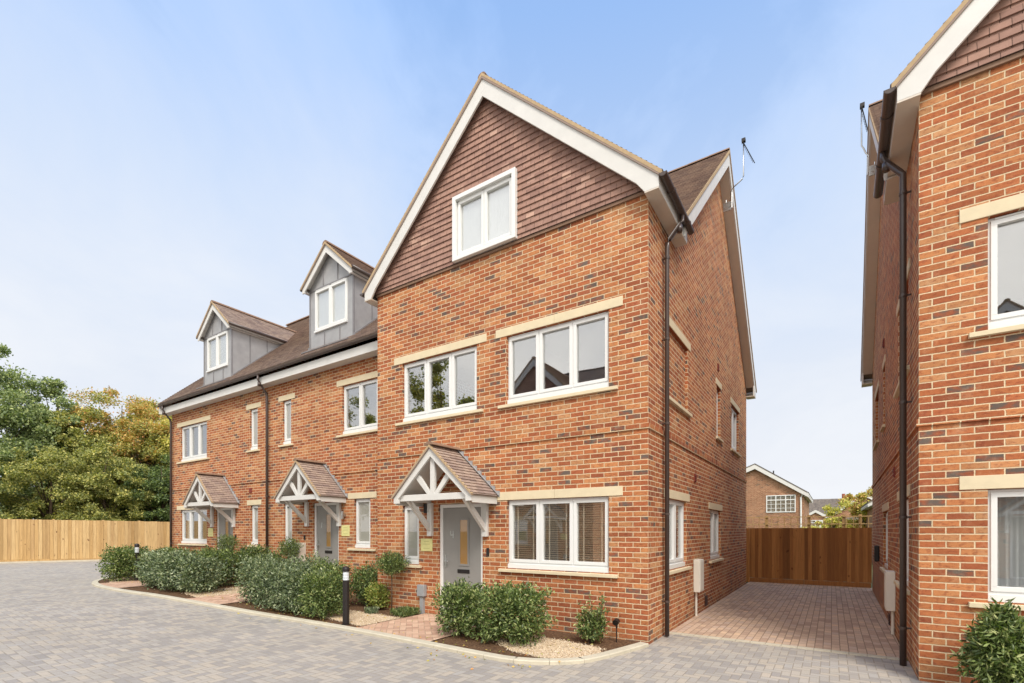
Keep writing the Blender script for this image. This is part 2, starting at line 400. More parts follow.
def panel(bm, P, a0, a1, h0, h1, holes, reveal=.1, extra=()):
    """wall sheet with openings and brick reveals; extra = upper polygons without holes"""
    xs = sorted({a0, a1, *[v for h in holes for v in h[:2]]}); zs = sorted({h0, h1, *[v for h in holes for v in h[2:4]]})
    for i in range(len(xs)-1):
        for j in range(len(zs)-1):
            cx, cz = (xs[i]+xs[i+1])/2, (zs[j]+zs[j+1])/2
            if any(h[0] < cx < h[1] and h[2] < cz < h[3] for h in holes): continue
            bm.faces.new([bm.verts.new(P(x, z, 0)) for x, z in ((xs[i], zs[j]), (xs[i+1], zs[j]), (xs[i+1], zs[j+1]), (xs[i], zs[j+1]))])
    for (x0, x1, z0, z1) in holes:
        q = [(x0, z0), (x1, z0), (x1, z1), (x0, z1)]
        for k in range(4):
            a, b = q[k], q[(k+1) % 4]
            bm.faces.new([bm.verts.new(P(*a, 0)), bm.verts.new(P(*b, 0)), bm.verts.new(P(*b, -reveal-.12)), bm.verts.new(P(*a, -reveal-.12))])
    for poly in extra: bm.faces.new([bm.verts.new(P(x, z, 0)) for x, z in poly])

# ------------------------------------------------------------------ building parts
def window(house, P, a0, a1, h0, h1, n=3, lintel=.22, sill=.15, glass='glass', blind=None, proud=-.055, name='window', open_top=(), stone=True, fw=.048, sub=.075):
    """uPVC casement: frame + sashes; pane, lintel, sill, blind are its own pieces"""
    bm = newbm(); d1 = proud; d0 = proud-.07; g = .003
    A0, A1, H0, H1 = a0+g, a1-g, h0+g, h1-g
    box(bm, P, A0, A1, H0, H0+sub, d0, d1+.035)                       # cill section
    box(bm, P, A0, A1, H0+sub, H0+sub+fw, d0, d1)
    box(bm, P, A0, A1, H1-fw, H1, d0, d1)
    zb, zt = H0+sub+fw, H1-fw
    w = (A1-A0)/n
    for k in range(n+1):
        c = A0+k*w
        lo, hi = (c, c+fw) if k == 0 else ((c-fw, c) if k == n else (c-fw*.42, c+fw*.42))
        box(bm, P, lo, hi, zb, zt, d0, d1)
    sw = .05
    for k in range(n):                                                 # sashes, standing 12 mm proud
        s0 = A0+k*w+(fw*.55 if k == 0 else fw*.2); s1 = A0+(k+1)*w-(fw*.55 if k == n-1 else fw*.2)
        e0, e1 = zb-.018, zt+.018
        for (p, q, r, s) in ((s0, s1, e0, e0+sw), (s0, s1, e1-sw, e1), (s0, s0+sw, e0+sw, e1-sw), (s1-sw, s1, e0+sw, e1-sw)):
            box(bm, P, p, q, r, s, d0+.012, d1+.014)
        box(bm, P, s0+.03, s1-.03, e1+.004, e1+.022, d1+.001, d1+.016) if k in open_top else None
    fr = obj(name, bm, 'white_pvc', house, bevel=.003)
    bm = newbm(); box(bm, P, A0+.04, A1-.04, zb-.01, zt+.01, d0+.03, d0+.042)
    obj('pane', bm, glass, fr)
    if stone:
        if lintel:
            bm = newbm(); m = (a0+a1)/2
            if a1-a0 > 1.5:
                box(bm, P, a0-lintel, m-.002, h1+.002, h1+.144, -.16, .012); box(bm, P, m+.002, a1+lintel, h1+.002, h1+.144, -.16, .012)
            else: box(bm, P, a0-lintel, a1+lintel, h1+.002, h1+.144, -.16, .012)
            obj('lintel', bm, 'stone', fr, bevel=.004)
        if sill:
            bm = newbm()
            prism(bm, lambda a, h, d: P(d, h, a), [(-.12, h0-.004), (.052, h0-.012), (.052, h0-.062), (-.12, h0-.062)], a0-sill, a1+sill)
            obj('sill', bm, 'stone', fr, bevel=.004)
    if blind == 'slats':
        bm = newbm(); z = zb+.02
        while z < zt-.02:
            prism(bm, lambda a, h, d: P(d, h, a), [(d0-.025, z), (d0+.012, z+.022), (d0+.012, z+.025), (d0-.025, z+.003)], A0+.03, A1-.03); z += .036
        for k in range(n):
            for s in (.25, .75):
                c = A0+(k+s)*w; box(bm, P, c-.012, c+.012, zb, zt, d0+.010, d0+.012)
        obj('blind', bm, 'blind_slat', fr)
    elif blind == 'voile':
        bm = newbm(); N = 60; top = []; bot = []
        for k in range(N+1):
            a = A0+.01+(A1-A0-.02)*k/N; d = d0+.01+.002*sin(k*1.9)
            top.append(bm.verts.new(P(a, zt+.03, d))); bot.append(bm.verts.new(P(a, zb-.03, d)))
        for k in range(N): bm.faces.new((top[k], top[k+1], bot[k+1], bot[k]))
        obj('curtain', bm, 'voile', fr, smooth=True)
    elif blind == 'curtains':
        for (q0, q1) in ((A0+.01, A0+(A1-A0)*.17), (A1-(A1-A0)*.14, A1-.01)):
            bm = newbm(); N = 16; top = []; bot = []
            for k in range(N+1):
                a = q0+(q1-q0)*k/N; d = d0-.10+.03*sin(k*1.7)
                top.append(bm.verts.new(P(a, zt+.03, d))); bot.append(bm.verts.new(P(a, zb-.03, d)))
            for k in range(N): bm.faces.new((top[k], top[k+1], bot[k+1], bot[k]))
            obj('curtain', bm, 'voile', fr, smooth=True)
    return fr

def digit(bm, P, ch, a, h, s, d0, d1):
    segs = {'4': [((0, 1), (0, .42)), ((0, .45), (.62, .45)), ((.45, 1), (.45, 0))], '5': [((.5, 1), (0, 1)), ((0, 1), (0, .55)), ((0, .55), (.5, .55)), ((.5, .55), (.5, 0)), ((.5, 0), (0, 0))], '1': [((.3, 1), (.1, 0))]}[ch]
    for (x0, y0), (x1, y1) in segs:
        dx, dy = x1-x0, y1-y0; L = sqrt(dx*dx+dy*dy); nx, ny = -dy/L*.07, dx/L*.07
        prism(bm, P, [(a+(x0+nx)*s, h+(y0+ny)*s), (a+(x1+nx)*s, h+(y1+ny)*s), (a+(x1-nx)*s, h+(y1-ny)*s), (a+(x0-nx)*s, h+(y0-ny)*s)], d0, d1)

def door(house, P, a0, a1, h1, num=None, h0=0.0, handle=-1):
    """composite door; a runs left to right as seen from outside"""
    bm = newbm(); d1, d0 = -.04, -.11; fw = .068
    box(bm, P, a0+.003, a0+fw, h0, h1-.003, d0, d1); box(bm, P, a1-fw, a1-.003, h0, h1-.003, d0, d1); box(bm, P, a0+fw, a1-fw, h1-fw, h1-.003, d0, d1)
    box(bm, P, a0+fw, a1-fw, h0, h0+.05, d0, d1)
    fr = obj('front_door', bm, 'white_pvc', house, bevel=.003)
    bm = newbm(); L0, L1 = a0+fw+.004, a1-fw-.004; W = L1-L0
    box(bm, P, L0, L1, h0+.055, h1-fw-.004, d0+.01, d1-.022)
    obj('door_leaf', bm, 'door_grey', fr, bevel=.003)
    gx0, gx1 = L0+W*.46, L0+W*.46+.17
    g0, g1 = h0+1.03, h0+1.84
    bm = newbm()
    for q in ((gx0-.035, gx0, g0-.035, g1+.035), (gx1, gx1+.035, g0-.035, g1+.035), (gx0, gx1, g0-.035, g0), (gx0, gx1, g1, g1+.035)): box(bm, P, *q, d1-.022, d1-.008)
    obj('glass_surround', bm, 'door_grey', fr, bevel=.002)
    bm = newbm(); box(bm, P, gx0, gx1, g0, g1, d1-.021, d1-.014); obj('glass_panel', bm, 'amber_glass', fr)
    bm = newbm(); c = (gx0+gx1)/2
    box(bm, P, c-.15, c+.13, h0+.86, h0+.93, d1-.022, d1-.01)
    obj('letterbox', bm, 'black_metal', fr, bevel=.003)
    bm = newbm(); hx = L0+.055
    box(bm, P, hx-.018, hx+.018, h0+.95, h0+1.19, d1-.022, d1-.012)
    tube(bm, [P(hx, h0+1.07, d1-.012), P(hx, h0+1.07, d1+.035), P(hx+.12, h0+1.07, d1+.035)], .009, 8)
    obj('door_handle', bm, 'metal', fr)
    if num:
        bm = newbm(); digit(bm, P, num, L0+W*.20, h0+1.50, .14, d1-.022, d1-.014); obj('door_number', bm, 'metal', fr)
    return fr

def porch(house, P, c, hz, h, proj=.74):
    """gabled timber porch hood: c centre along wall, h = ridge height, slope ~43 degrees"""
    hw = .90; k = .945; e = h-hw*k
    bm = newbm()
    F = lambda s: (lambda u, v, n: P(c+s*(hw-v*cos(.757)+n*sin(.757)), e+v*sin(.757)+n*cos(.757), u))
    L = hw/cos(.757)
    for s in (-1, 1): tiles(bm, F(s), [(0.0, -.03), (proj+.03, -.03), (proj+.03, L), (0.0, L)], .085, .016, .028)
    rf = obj('porch_roof', bm, 'roof_tile', house)
    bm = newbm()
    N = 3
    for i in range(N):
        y0 = .0+(proj+.04)*i/N; y1 = .0+(proj+.04)*(i+1)/N-.006
        ring = [(sin(t)*.10, cos(t)*.075) for t in [(-1.35+2.7*q/8) for q in range(9)]]
        prism(bm, lambda a, hh, d: P(a, hh, d), [(c+x, h-.015+z) for x, z in ring], y0, y1)
    obj('porch_ridge', bm, 'ridge_clay', rf)
    bm = newbm()
    for s in (-1, 1):                                                  # mortared verge
        prism(bm, P, [(c+s*(hw+.02), e-.035), (c+s*(hw+.02), e-.008), (c, h+.012), (c, h-.028)], proj-.02, proj+.032)
    obj('porch_verge', bm, 'verge_mortar', rf)
    # lead flashing up the wall
    bm = newbm()
    for s in (-1, 1):
        n = 9
        for i in range(n):
            x0 = c+s*hw*(1-i/n); x1 = c+s*hw*(1-(i+1)/n); z0 = e+hw*k*i/n
            prism(bm, P, [(x0+s*.05, z0-.04), (x0+s*.05, z0+.07), (x1, z0+.075), (x1, z0+.09)][::1], .004, .02)
            prism(bm, P, [(x0+s*.04, z0-.0), (x1+s*.04, z0+hw*k/n), (x1, z0+hw*k/n+.05), (x0, z0+.05)], .02, .055)
    obj('lead_flashing', bm, 'lead', rf)
    # timber frame
    bm = newbm(); t0, t1 = proj-.12, proj-.02
    bw = .165
    for s in (-1, 1):
        prism(bm, P, [(c+s*(hw-.01), e-.035), (c, h-.03), (c, h-.03-bw), (c+s*(hw-.13), e-.035-.01), (c+s*(hw-.13), e-.13), (c+s*(hw-.01), e-.13)], proj-.045, proj-.002)
    tb = e-.11
    box(bm, P, c-hw+.12, c+hw-.12, tb+.02, tb+.13, t0, t1-.03)
    box(bm, P, c-.05, c+.05, tb+.13, h-.16, t0+.01, t1-.035)
    for s in (-1, 1):
        prism(bm, P, [(c+s*.03, tb+.13), (c+s*.13, tb+.13), (c+s*.44, tb+.13+.33), (c+s*.36, tb+.13+.40)], t0+.015, t1-.04)
        # eaves beam back to the wall and boarded fascia
        box(bm, P, c+s*(hw-.25), c+s*(hw-.15), tb+.02, tb+.13, .004, t0)
        box(bm, P, c+s*(hw-.012), c+s*(hw-.035), e-.155, e-.03, .004, proj-.045)
    # boarded underside of the slopes
    for s in (-1, 1):
        prism(bm, P, [(c+s*(hw-.05), e-.04+.03), (c, h-.04), (c, h-.055), (c+s*(hw-.05), e-.055+.03)], .01, t0)
    obj('porch_frame', bm, 'white_wood', house, bevel=.004)
    for s in (-1, 1):                                                  # gallows brackets
        bm = newbm(); x = c+s*.65
        box(bm, P, x-.055, x+.055, e-.72, tb+.02, .002, .07)
        prism(bm, lambda a, hh, d: P(d, hh, a), [(.07, e-.63), (.07, e-.50), (proj-.22, tb+.018), (proj-.10, tb+.018)], x-.032, x+.032)
        obj('porch_bracket', bm, 'white_wood', house, bevel=.004)

def gutter(house, p0, p1, r=.055, out=(0, -1, 0)):
    """half-round gutter between two points with brackets"""
    bm = newbm(); p0, p1, out = Vector(p0), Vector(p1), Vector(out); ax = (p1-p0).normalized()
    ang = [pi+pi*q/8 for q in range(9)]
    def ring(p, rr): return [bm.verts.new(p+out*cos(a)*rr+Vector((0, 0, 1))*sin(a)*rr) for a in ang]
    for rr0, rr1, a, b in [(r, r-.006, p0, p1)]+[(r+.009, r, p0+ax*t, p0+ax*(t+.05)) for t in np.arange(.4, max((p1-p0).length-.2, .41), .9)]:
        A, B, C, D = ring(a, rr0), ring(b, rr0), ring(a, rr1), ring(b, rr1)
        for i in range(8):
            bm.faces.new((A[i], A[i+1], B[i+1], B[i])); bm.faces.new((C[i+1], C[i], D[i], D[i+1]))
        for i in (0, 8): bm.faces.new((A[i], B[i], D[i], C[i]))
        for X, Y in ((A, C), (B, D)):
            for i in range(8): bm.faces.new((X[i+1], X[i], Y[i], Y[i+1]))
    for p in (p0, p1):                                                 # stop ends
        bm.faces.new(ring(p, r))
    return obj('gutter', bm, 'gutter_plastic', house, fix=False)
def downpipe(house, pts, clips, wall=(0, 1, 0), r=.035):
    bm = newbm(); tube(bm, pts, r, 12)
    b, c = Vector(pts[0]), Vector(pts[1])
    for z in (pts[-3][2]-.06,) if len(pts) > 3 else (): tube(bm, [(pts[-3][0], pts[-3][1], z-.05), (pts[-3][0], pts[-3][1], z+.05)], r+.008, 12)
    dp = obj('downpipe', bm, 'gutter_plastic', house, smooth=True)
    x, y = pts[0][0], pts[0][1]
    w = Vector(wall)
    for z in clips:
        bm = newbm()
        tube(bm, [(x, y, z-.018), (x, y, z+.018)], r+.007, 12)
        tube(bm, [Vector((x, y, z)), Vector((x, y, z))+w*.085], .012, 6)
        side = Vector((-w.y, w.x, 0))*.05
        tube(bm, [Vector((x, y, z))-side, Vector((x, y, z))+side], .012, 6)
        obj('pipe_bracket', bm, 'gutter_plastic', dp)
    return dp

def raker(bm, Q, pts, w0, w1):
    """board following a polyline (a,h) pts; Q maps (a,h,d)"""
    prism(bm, Q, pts, w0, w1)

def aerial(house, base, sx, off=.33):
    """TV aerial on a cranked pole at the verge; sx = direction towards the gap"""
    x, y, z = base; bm = newbm()
    tube(bm, [(x-sx*.12, y, z-.55), (x, y, z-.52), (x, y, z-.18), (x+sx*.05, y, z-.1), (x+sx*(off-.03), y, z+.02), (x+sx*off, y, z+.08), (x+sx*off, y, z+.86)], .014, 8)
    o = obj('tv_aerial', bm, 'metal', house, smooth=True)
    bm = newbm(); box(bm, ident, *sorted((x-sx*.16, x+sx*.0)), z-.60, z-.40, y-.012, y+.012)
    tube(bm, [(x-sx*.1, y, z-.6), (x-sx*.1, y, z-.34)], .012, 8); tube(bm, [(x+sx*.02, y, z-.56), (x+sx*.02, y, z-.2)], .016, 8)
    obj('mast_bracket', bm, 'metal', o)
    bm = newbm(); X = x+sx*off; t = z+.80
    tube(bm, [(X, y-.12, t), (X+.14, y+.75, t)], .010, 6)
    for i in range(10):
        q = -.10+.085*i; hl = .10 if i else .14
        tube(bm, [(X+.014*i-.02, y+q, t-hl*.35), (X+.014*i-.02, y+q, t+hl*.35)], .004, 4)
    box(bm, ident, X-.03, X+.05, t+.02, t+.09, y-.1, y-.02)
    obj('aerial_array', bm, 'black_metal', o)

# ------------------------------------------------------------------ END HOUSE (gabled wing + cross gable)
KW = .9486; AW = math.atan(KW); KM = .9125; AM = math.atan(KM)
def end_house(name, label, origin, sg, z_off=0.0, string_z=3.14, detail=True, KM=.9125, yb=1.42, wo=0.0, ao=.27, group=None, rz=0, brick_z=0):
    H = thing(name, label, 'house', origin, rz, group); AM = math.atan(KM)
    Pf = lambda a, h, d: Vector((sg*a, -d, h))                         # front wall, a from gap corner, d outward
    Ps = lambda a, h, d: Vector((-sg*d, a, h))                         # gap-side wall, a = depth
    zo = z_off
    WZ = 6.42
    fh = [(.6+wo, 2.45, 1.00+zo, 2.165+zo), (4.52, 4.97, .98+zo, 2.14+zo), (2.97, 4.01, -.2, 2.14), (.6+wo, 2.46, 3.81+zo, 4.98+zo), (3.10, 4.98, 3.81+zo, 4.98+zo)]
    g1 = (1.25, 2.2, 1.0+zo, 2.18+zo) if detail else (1.25, 2.2, 1.0, 2.18)
    sh = [(.98, 2.2, 1.0+zo, 2.17+zo), (4.28, 5.45, 1.0+zo, 2.11+zo), (4.98, 5.42, 3.80+zo, 4.99+zo), (6.95, 8.15, 3.80+zo, 4.99+zo)]
    bm = newbm()
    tri = lambda z: (6.57+.25*KW-.12 - z)
    ap = 9.55-.14
    GP = [(0, WZ), (5.7, WZ), (5.7, ap-2.85*KW), (2.85, ap), (0, ap-2.85*KW)]
    panel(bm, Pf, 0, 5.7, -.3, WZ, fh, extra=[q for q in (clip(GP, -1, 0, -2.25), clip(GP, 1, 0, 3.54), clip(clip(clip(GP, 1, 0, 2.25), -1, 0, -3.54), 0, 1, 7.68), clip(clip(clip(GP, 1, 0, 2.25), -1, 0, -3.54), 0, -1, -6.59))])
    # side wall with the cross gable; ridge at a=5.15
    mr = lambda y: 6.0+KM*(y-.35)                                      # main roof surface, local y
    bl = (1.0, 2.3, 3.80+zo, 4.97+zo)                                  # blocked-up opening
    ridge = mr(5.15)-.15; rear = mr(.7)-.18
    panel(bm, Ps, 0, 9.6, -.3, rear, sh+[bl], extra=[[(0, rear), (9.6, rear), (9.6, rear+.02), (5.15, ridge), (1.35, mr(1.35)-.15), (1.3, 6.46), (0, 6.46)]])
    # far side and rear
    Pb = lambda a, h, d: Vector((sg*(5.7-d*0), a, h))
    bm.faces.new([bm.verts.new((sg*5.7, y, z)) for y, z in ((0, -.3), (9.6, -.3), (9.6, rear), (5.15, ridge), (1.3, 6.46), (0, 6.46))])
    bm.faces.new([bm.verts.new((sg*x, 9.6, z)) for x, z in ((0, -.3), (5.7, -.3), (5.7, rear), (0, rear))])
    obj('wall', bm, 'brick', H, fix=False)
    bm = newbm(); box(bm, Ps, bl[0], bl[1], bl[2], bl[3], -.2, -.045); bo = obj('blocked_opening', bm, 'brick', H)
    # inner faces of the rooms seen through the glass
    bm = newbm()
    for z in (-.05, 2.62, 5.4): box(bm, ident, min(sg*.12, sg*5.58), max(sg*.12, sg*5.58), z, z+.1, .24, 9.4)
    box(bm, ident, min(sg*.12, sg*5.58), max(sg*.12, sg*5.58), 0, 6.2, 4.0, 4.1); box(bm, ident, *sorted((sg*2.7, sg*2.8)), 0, 6.2, .3, 4.0)
    obj('inner_wall', bm, 'room', H)
    # projecting string course, one brick high
    bm = newbm(); s0 = string_z
    box(bm, Pf, -.022, 5.7, s0, s0+.075, -.02, .022); box(bm, Ps, 0, 9.6, s0+.0005, s0+.0745, -.02, .0215)
    obj('string_course', bm, 'brick', H)
    # tile hanging above the first-floor windows
    bm = newbm(); A = ap+.02
    T0 = 6.54
    full = [(-.03, T0), (5.73, T0), (5.73, A-2.88*KW), (2.85, A), (-.03, A-2.88*KW)]
    wx0, wx1, wz1 = 2.21, 3.58, 7.72
    Ft = lambda u, v, n: Pf(u, v, .035+n)
    wz0 = 6.55
    for pc in (clip(full, -1, 0, -wx0), clip(full, 1, 0, wx1), clip(clip(clip(full, 1, 0, wx0), -1, 0, -wx1), 0, 1, wz1), clip(clip(clip(full, 1, 0, wx0), -1, 0, -wx1), 0, -1, -wz0)):
        if len(pc) > 2: tiles(bm, Ft, pc, .105, .02, .03)
    ht = obj('tile_hanging', bm, 'hung_tile', H)
    bm = newbm(); box(bm, Pf, -.01, 5.71, T0-.05, T0-.002, .002, .03)
    obj('tilting_fillet', bm, 'ridge_clay', ht)
    # gable window with its deep white surround
    bm = newbm()
    for q in ((wx0, wx0+.075, wz0, wz1), (wx1-.075, wx1, wz0, wz1), (wx0+.075, wx1-.075, wz1-.075, wz1), (wx0+.075, wx1-.075, wz0, wz0+.05)): box(bm, Pf, *q, -.06, .115)
    gs = obj('gable_window_surround', bm, 'white_pvc', H, bevel=.004)
    window(H, Pf, wx0+.077, wx1-.077, wz0+.052, wz1-.077, 2, stone=False, proud=.05, fw=.036, sub=.03, blind='voile', open_top=(0, 1))
    bm = newbm(); box(bm, Pf, wx0+.02, wx1-.02, wz0+.02, wz1-.02, -.32, -.31); obj('window_backing', bm, 'room', gs)
    # windows
    window(H, Pf, *fh[0], 3, blind='slats' if sg < 0 else 'curtains'); window(H, Pf, *fh[1], 1, lintel=0, glass='frosted', sill=.08)
    window(H, Pf, *fh[3], 3, open_top=(0, 2)); window(H, Pf, *fh[4], 3)
    Pd = Pf if sg > 0 else Pf
    if sg < 0: Pdr = lambda a, h, d: Vector((a, -d, h)); door(H, Pdr, -4.01, -2.97, 2.14, '4'); pc_ = -3.54
    else: Pdr = Pf; door(H, Pdr, 2.97, 4.01, 2.14); pc_ = 3.54
    porch(H, Pdr, pc_, 0, 3.11)
    window(H, Ps, *sh[0], 2, lintel=.2, sill=.18, blind='curtains'); window(H, Ps, *sh[1], 2, lintel=.18, sill=.15, blind='curtains')
    window(H, Ps, *sh[2], 1, lintel=.12, sill=.12, glass='frosted', proud=-.07); window(H, Ps, *sh[3], 2, lintel=.15, sill=.15, proud=-.07)
    bm = newbm(); box(bm, Ps, bl[0]-.2, bl[1]+.18, bl[3]+.002, bl[3]+.144, -.1, .012); obj('lintel', bm, 'stone', bo, bevel=.004)
    bm = newbm(); box(bm, Ps, bl[0]-.15, bl[1]+.15, bl[2]-.06, bl[2]-.004, -.1, .05)
    obj('sill', bm, 'stone', bo, bevel=.004)
    # ---- roofs
    x0, xr, x1 = -.25, 2.85, 5.95
    zr = 9.55
    def zw(u): return zr-KW*abs(u-xr)
    bm = newbm(); f = -.19
    yv = lambda z: (z-6.0)/KM+.35                                      # y where the main roof reaches height z
    ca, sa = cos(AW), sin(AW)
    for s in (-1, 1):
        # u along depth, v up the slope measured from the eave edge
        def F(u, v, n, s=s): return Vector((sg*(xr+s*(3.1-v*ca+n*sa)), u, zw(x0)+v*sa+n*ca))
        L = 3.1/ca
        tiles(bm, F, [(f, 0), (yv(zw(x0))+.12, 0), (yv(zr)+.12, L), (f, L)], .1, .016, .06)
    r1 = obj('wing_roof', bm, 'roof_tile', H)
    bm = newbm(); cm, sm = cos(AM), sin(AM); yr = 5.15; Lm = 4.8/cm
    X0, X1 = x0, (5.7 if detail else 5.95)
    def Fm(u, v, n): return Vector((sg*u, .35+v*cm-n*sm, 6.0+v*sm+n*cm))
    def Fr(u, v, n): return Vector((sg*u, 9.95-v*cm+n*sm, 6.0+v*sm+n*cm))
    vv = lambda z: (z-6.0)/sm
    ze = zw(x0)
    tiles(bm, Fm, [(X0, vv(ze)), (X0+.001, vv(ze)), (xr, vv(zr)), (xr, Lm), (X0, Lm)], .1, .016, .06)
    tiles(bm, Fm, [(xr, vv(zr)), (X1, vv(zw(X1))), (X1, Lm), (xr, Lm)], .1, .016, .06)
    tiles(bm, Fr, [(X0, 0), (X1, 0), (X1, Lm), (X0, Lm)], .1, .016, .06)
    r2 = obj('main_roof', bm, 'roof_tile', H)
    def ridge_tiles(parent, a, b, name='ridge_tiles', rad=.085):
        bm = newbm(); a, b = Vector(a), Vector(b); L = (b-a).length; n = max(1, round(L/.45)); ax = (b-a).normalized(); sd = Vector((-ax.y, ax.x, 0)).normalized()
        for i in range(n):
            p, q = a+ax*(L*i/n), a+ax*(L*(i+1)/n-.012)
            R = [[bm.verts.new(c+sd*sin(t)*rr+Vector((0, 0, 1))*(cos(t)*rr*.8-.045)) for t in [-1.5+3*k/8 for k in range(9)]] for c, rr in ((p, rad), (q, rad+.004))]
            for k in range(8): bm.faces.new((R[0][k], R[0][k+1], R[1][k+1], R[1][k]))
            bm.faces.new(R[0]); bm.faces.new(R[1][::-1])
        obj(name, bm, 'ridge_clay', parent)
    ridge_tiles(r1, (sg*xr, f, zr-.005), (sg*xr, yv(zr), zr-.005))
    ridge_tiles(r2, (sg*X0, yr, 6.02+KM*4.8), (sg*X1, yr, 6.02+KM*4.8))
    # lead valleys omitted: tiled valleys mitred
    # mortared verges under the tile edge
    bm = newbm()
    for s in (-1, 1):
        prism(bm, Pf, [(xr+s*3.1, zw(x0)-.055), (xr+s*3.1, zw(x0)+.012), (xr, zr+.012), (xr, zr-.04)], .176, .192)
    prism(bm, Ps, [(.35+.75, mr(1.1)-.06), (.35+.75, mr(1.1)+.01), (5.15, mr(5.15)+.01), (9.95, 6.01), (9.95, 5.94), (5.15, mr(5.15)-.06)], .238, .256)
    obj('verge_mortar', bm, 'verge_mortar', r1)
    # bargeboards: front gable
    bm = newbm(); bd = .26; q0, q1 = .135, .17; RZ = 6.0+KM*4.8
    for s in (-1, 1):
        xo = xr+s*(2.85+.20); xi = xr+s*2.85
        top = lambda x: zr-KW*abs(x-xr)-.06
        prism(bm, Pf, [(xo, 6.42), (xo, top(xo)), (xr, top(xr)), (xr, top(xr)-bd*1.22), (xi-s*.12, top(xi-s*.12)-bd*1.22), (xi, 6.42)], q0, q1)
    bb = obj('bargeboard', bm, 'white_wood', H, bevel=.003)
    bm = newbm()                                                       # gable soffit, behind the board
    for s in (-1, 1):
        xi = xr+s*2.84; t2 = lambda x: zr-KW*abs(x-xr)-.10
        prism(bm, Pf, [(xi, t2(xi)), (xr, t2(xr)), (xr, t2(xr)-.02), (xi, t2(xi)-.02)], .0, q0)
    obj('gable_soffit', bm, 'soffit', bb)
    # boxed eaves of the wing
    for s in ((-1, 1)):
        bm = newbm(); xw = xr+s*2.85; xo = xw+s*.20
        e = yb if s < 0 else .55
        a, b = sorted((xw, xo))
        bm2 = bm
        box(bm, lambda u, h, y: Vector((sg*u, y, h)), a, b, 6.40, 6.419, -.169, e)
        obj('soffit', bm, 'soffit', H)
        bm = newbm(); a, b = sorted((xo, xo-s*.018))
        box(bm, lambda u, h, y: Vector((sg*u, y, h)), a, b, 6.42, 6.58, -.134, e); box(bm, lambda u, h, y: Vector((sg*u, y, h)), *sorted((xw+s*.001, xo-s*.02)), 6.42, 6.58, e-.02, e)
        obj('fascia', bm, 'white_wood', H)
        gutter(H, (sg*(xo+s*.065), -.2, 6.575), (sg*(xo+s*.065), e-.02, 6.575), .055, (sg*s, 0, 0))
    # cross-gable verge, boxed
    bm = newbm(); d0_, d1_ = .20, .236; bh = .22
    t3 = lambda y: mr(y) if y < 5.15 else mr(10.3-y)
    prism(bm, Ps, [(1.15, t3(1.15)-.06-bh*1.3), (1.15, t3(1.15)-.06), (5.15, t3(5.15)-.06), (5.15, t3(5.15)-.06-bh*1.3)], d0_, d1_)
    prism(bm, Ps, [(9.85, 5.76), (9.85, t3(9.85)-.06), (5.15, t3(5.15)-.06), (5.15, t3(5.15)-.06-bh*1.3), (9.5, t3(9.5)-.06-bh*1.3), (9.5, 5.76)], d0_, d1_)
    bb2 = obj('bargeboard', bm, 'white_wood', H, bevel=.003)
    bm = newbm()
    prism(bm, Ps, [(1.15, t3(1.15)-.34), (5.15, t3(5.15)-.34), (5.15, t3(5.15)-.32), (1.15, t3(1.15)-.32)], .001, d0_)
    prism(bm, Ps, [(9.55, t3(9.55)-.34), (5.15, t3(5.15)-.34), (5.15, t3(5.15)-.32), (9.55, t3(9.55)-.32)], .001, d0_)
    box(bm, Ps, 9.5, 9.84, 5.74, 5.76, .001, d1_)
    obj('gable_soffit', bm, 'soffit', bb2)
    bm = newbm(); box(bm, lambda u, h, y: Vector((sg*u, y, h)), -.19, X1-.02, 5.762, 5.93, 9.82, 9.85); obj('fascia', bm, 'white_wood', H)
    gutter(H, (sg*-.22, 9.92, 5.93), (sg*(X1-.02), 9.92, 5.93), .06, (0, 1, 0))
    # downpipe on the gap side, with swan neck
    px = -sg*.08; gx = -sg*.265
    downpipe(H, [(px, .67, .02), (px, .67, 6.0), (px, .67, 6.08), (px-sg*.03, .69, 6.14), (gx+sg*.03, .80, 6.38), (gx, .82, 6.44), (gx, .82, 6.56)], (.55, 1.9, 3.3, 4.6, 5.85), (sg, 0, 0))
    # meter box, vents on the side
    bm = newbm(); box(bm, Ps, 2.72, 3.06, .47, 1.09, .002, .12); mb = obj('meter_box', bm, 'meter_white', H, bevel=.01)
    bm = newbm(); box(bm, Ps, 2.745, 3.035, .50, 1.06, .12, .128); obj('meter_door', bm, 'meter_white', mb, bevel=.004)
    bm = newbm(); tube(bm, [Ps(2.82, .0, .03), Ps(2.82, .47, .03)], .022, 8); obj('meter_conduit', bm, 'meter_white', mb)
    bm = newbm(); box(bm, Ps, 3.70, 3.95, .07, .28, .002, .012)
    for i in range(4): box(bm, Ps, 3.715, 3.935, .09+i*.045, .105+i*.045, .012, .018)
    obj('air_brick', bm, 'vent_dark', H)
    for (a, h) in ((5.1, 5.42), (2.83, 2.66)):
        bm = newbm(); box(bm, Ps, a-.06, a+.06, h-.08, h+.08, .001, .02)
        for i in range(3): box(bm, Ps, a-.05, a+.05, h-.06+i*.045, h-.04+i*.045, .02, .032)
        obj('wall_vent', bm, 'vent_red', H)
    aerial(H, (-sg*.24, 5.35, 9.72+(KM-.9125)*4.8), -sg, ao)
    return H

XG, XR_, YF = -2.2, .80, 6.9
main = end_house('brick_house', 'gabled orange-brick end house in the centre with tile-hung gable and grey front door numbered 4', (XG, YF, 0), -1, 0, 3.12, group='new brick houses around the close')
right = end_house('brick_house', 'brick house at the right edge beyond the driveway, cut off by the frame', (XR_, YF, -.09), 1, .0, 2.88, rz=-radians(.8), KM=.877, yb=1.85, wo=-.05, ao=.12, group='new brick houses around the close')
rmw = [c for c in right.children if c.name.startswith('front_door')]

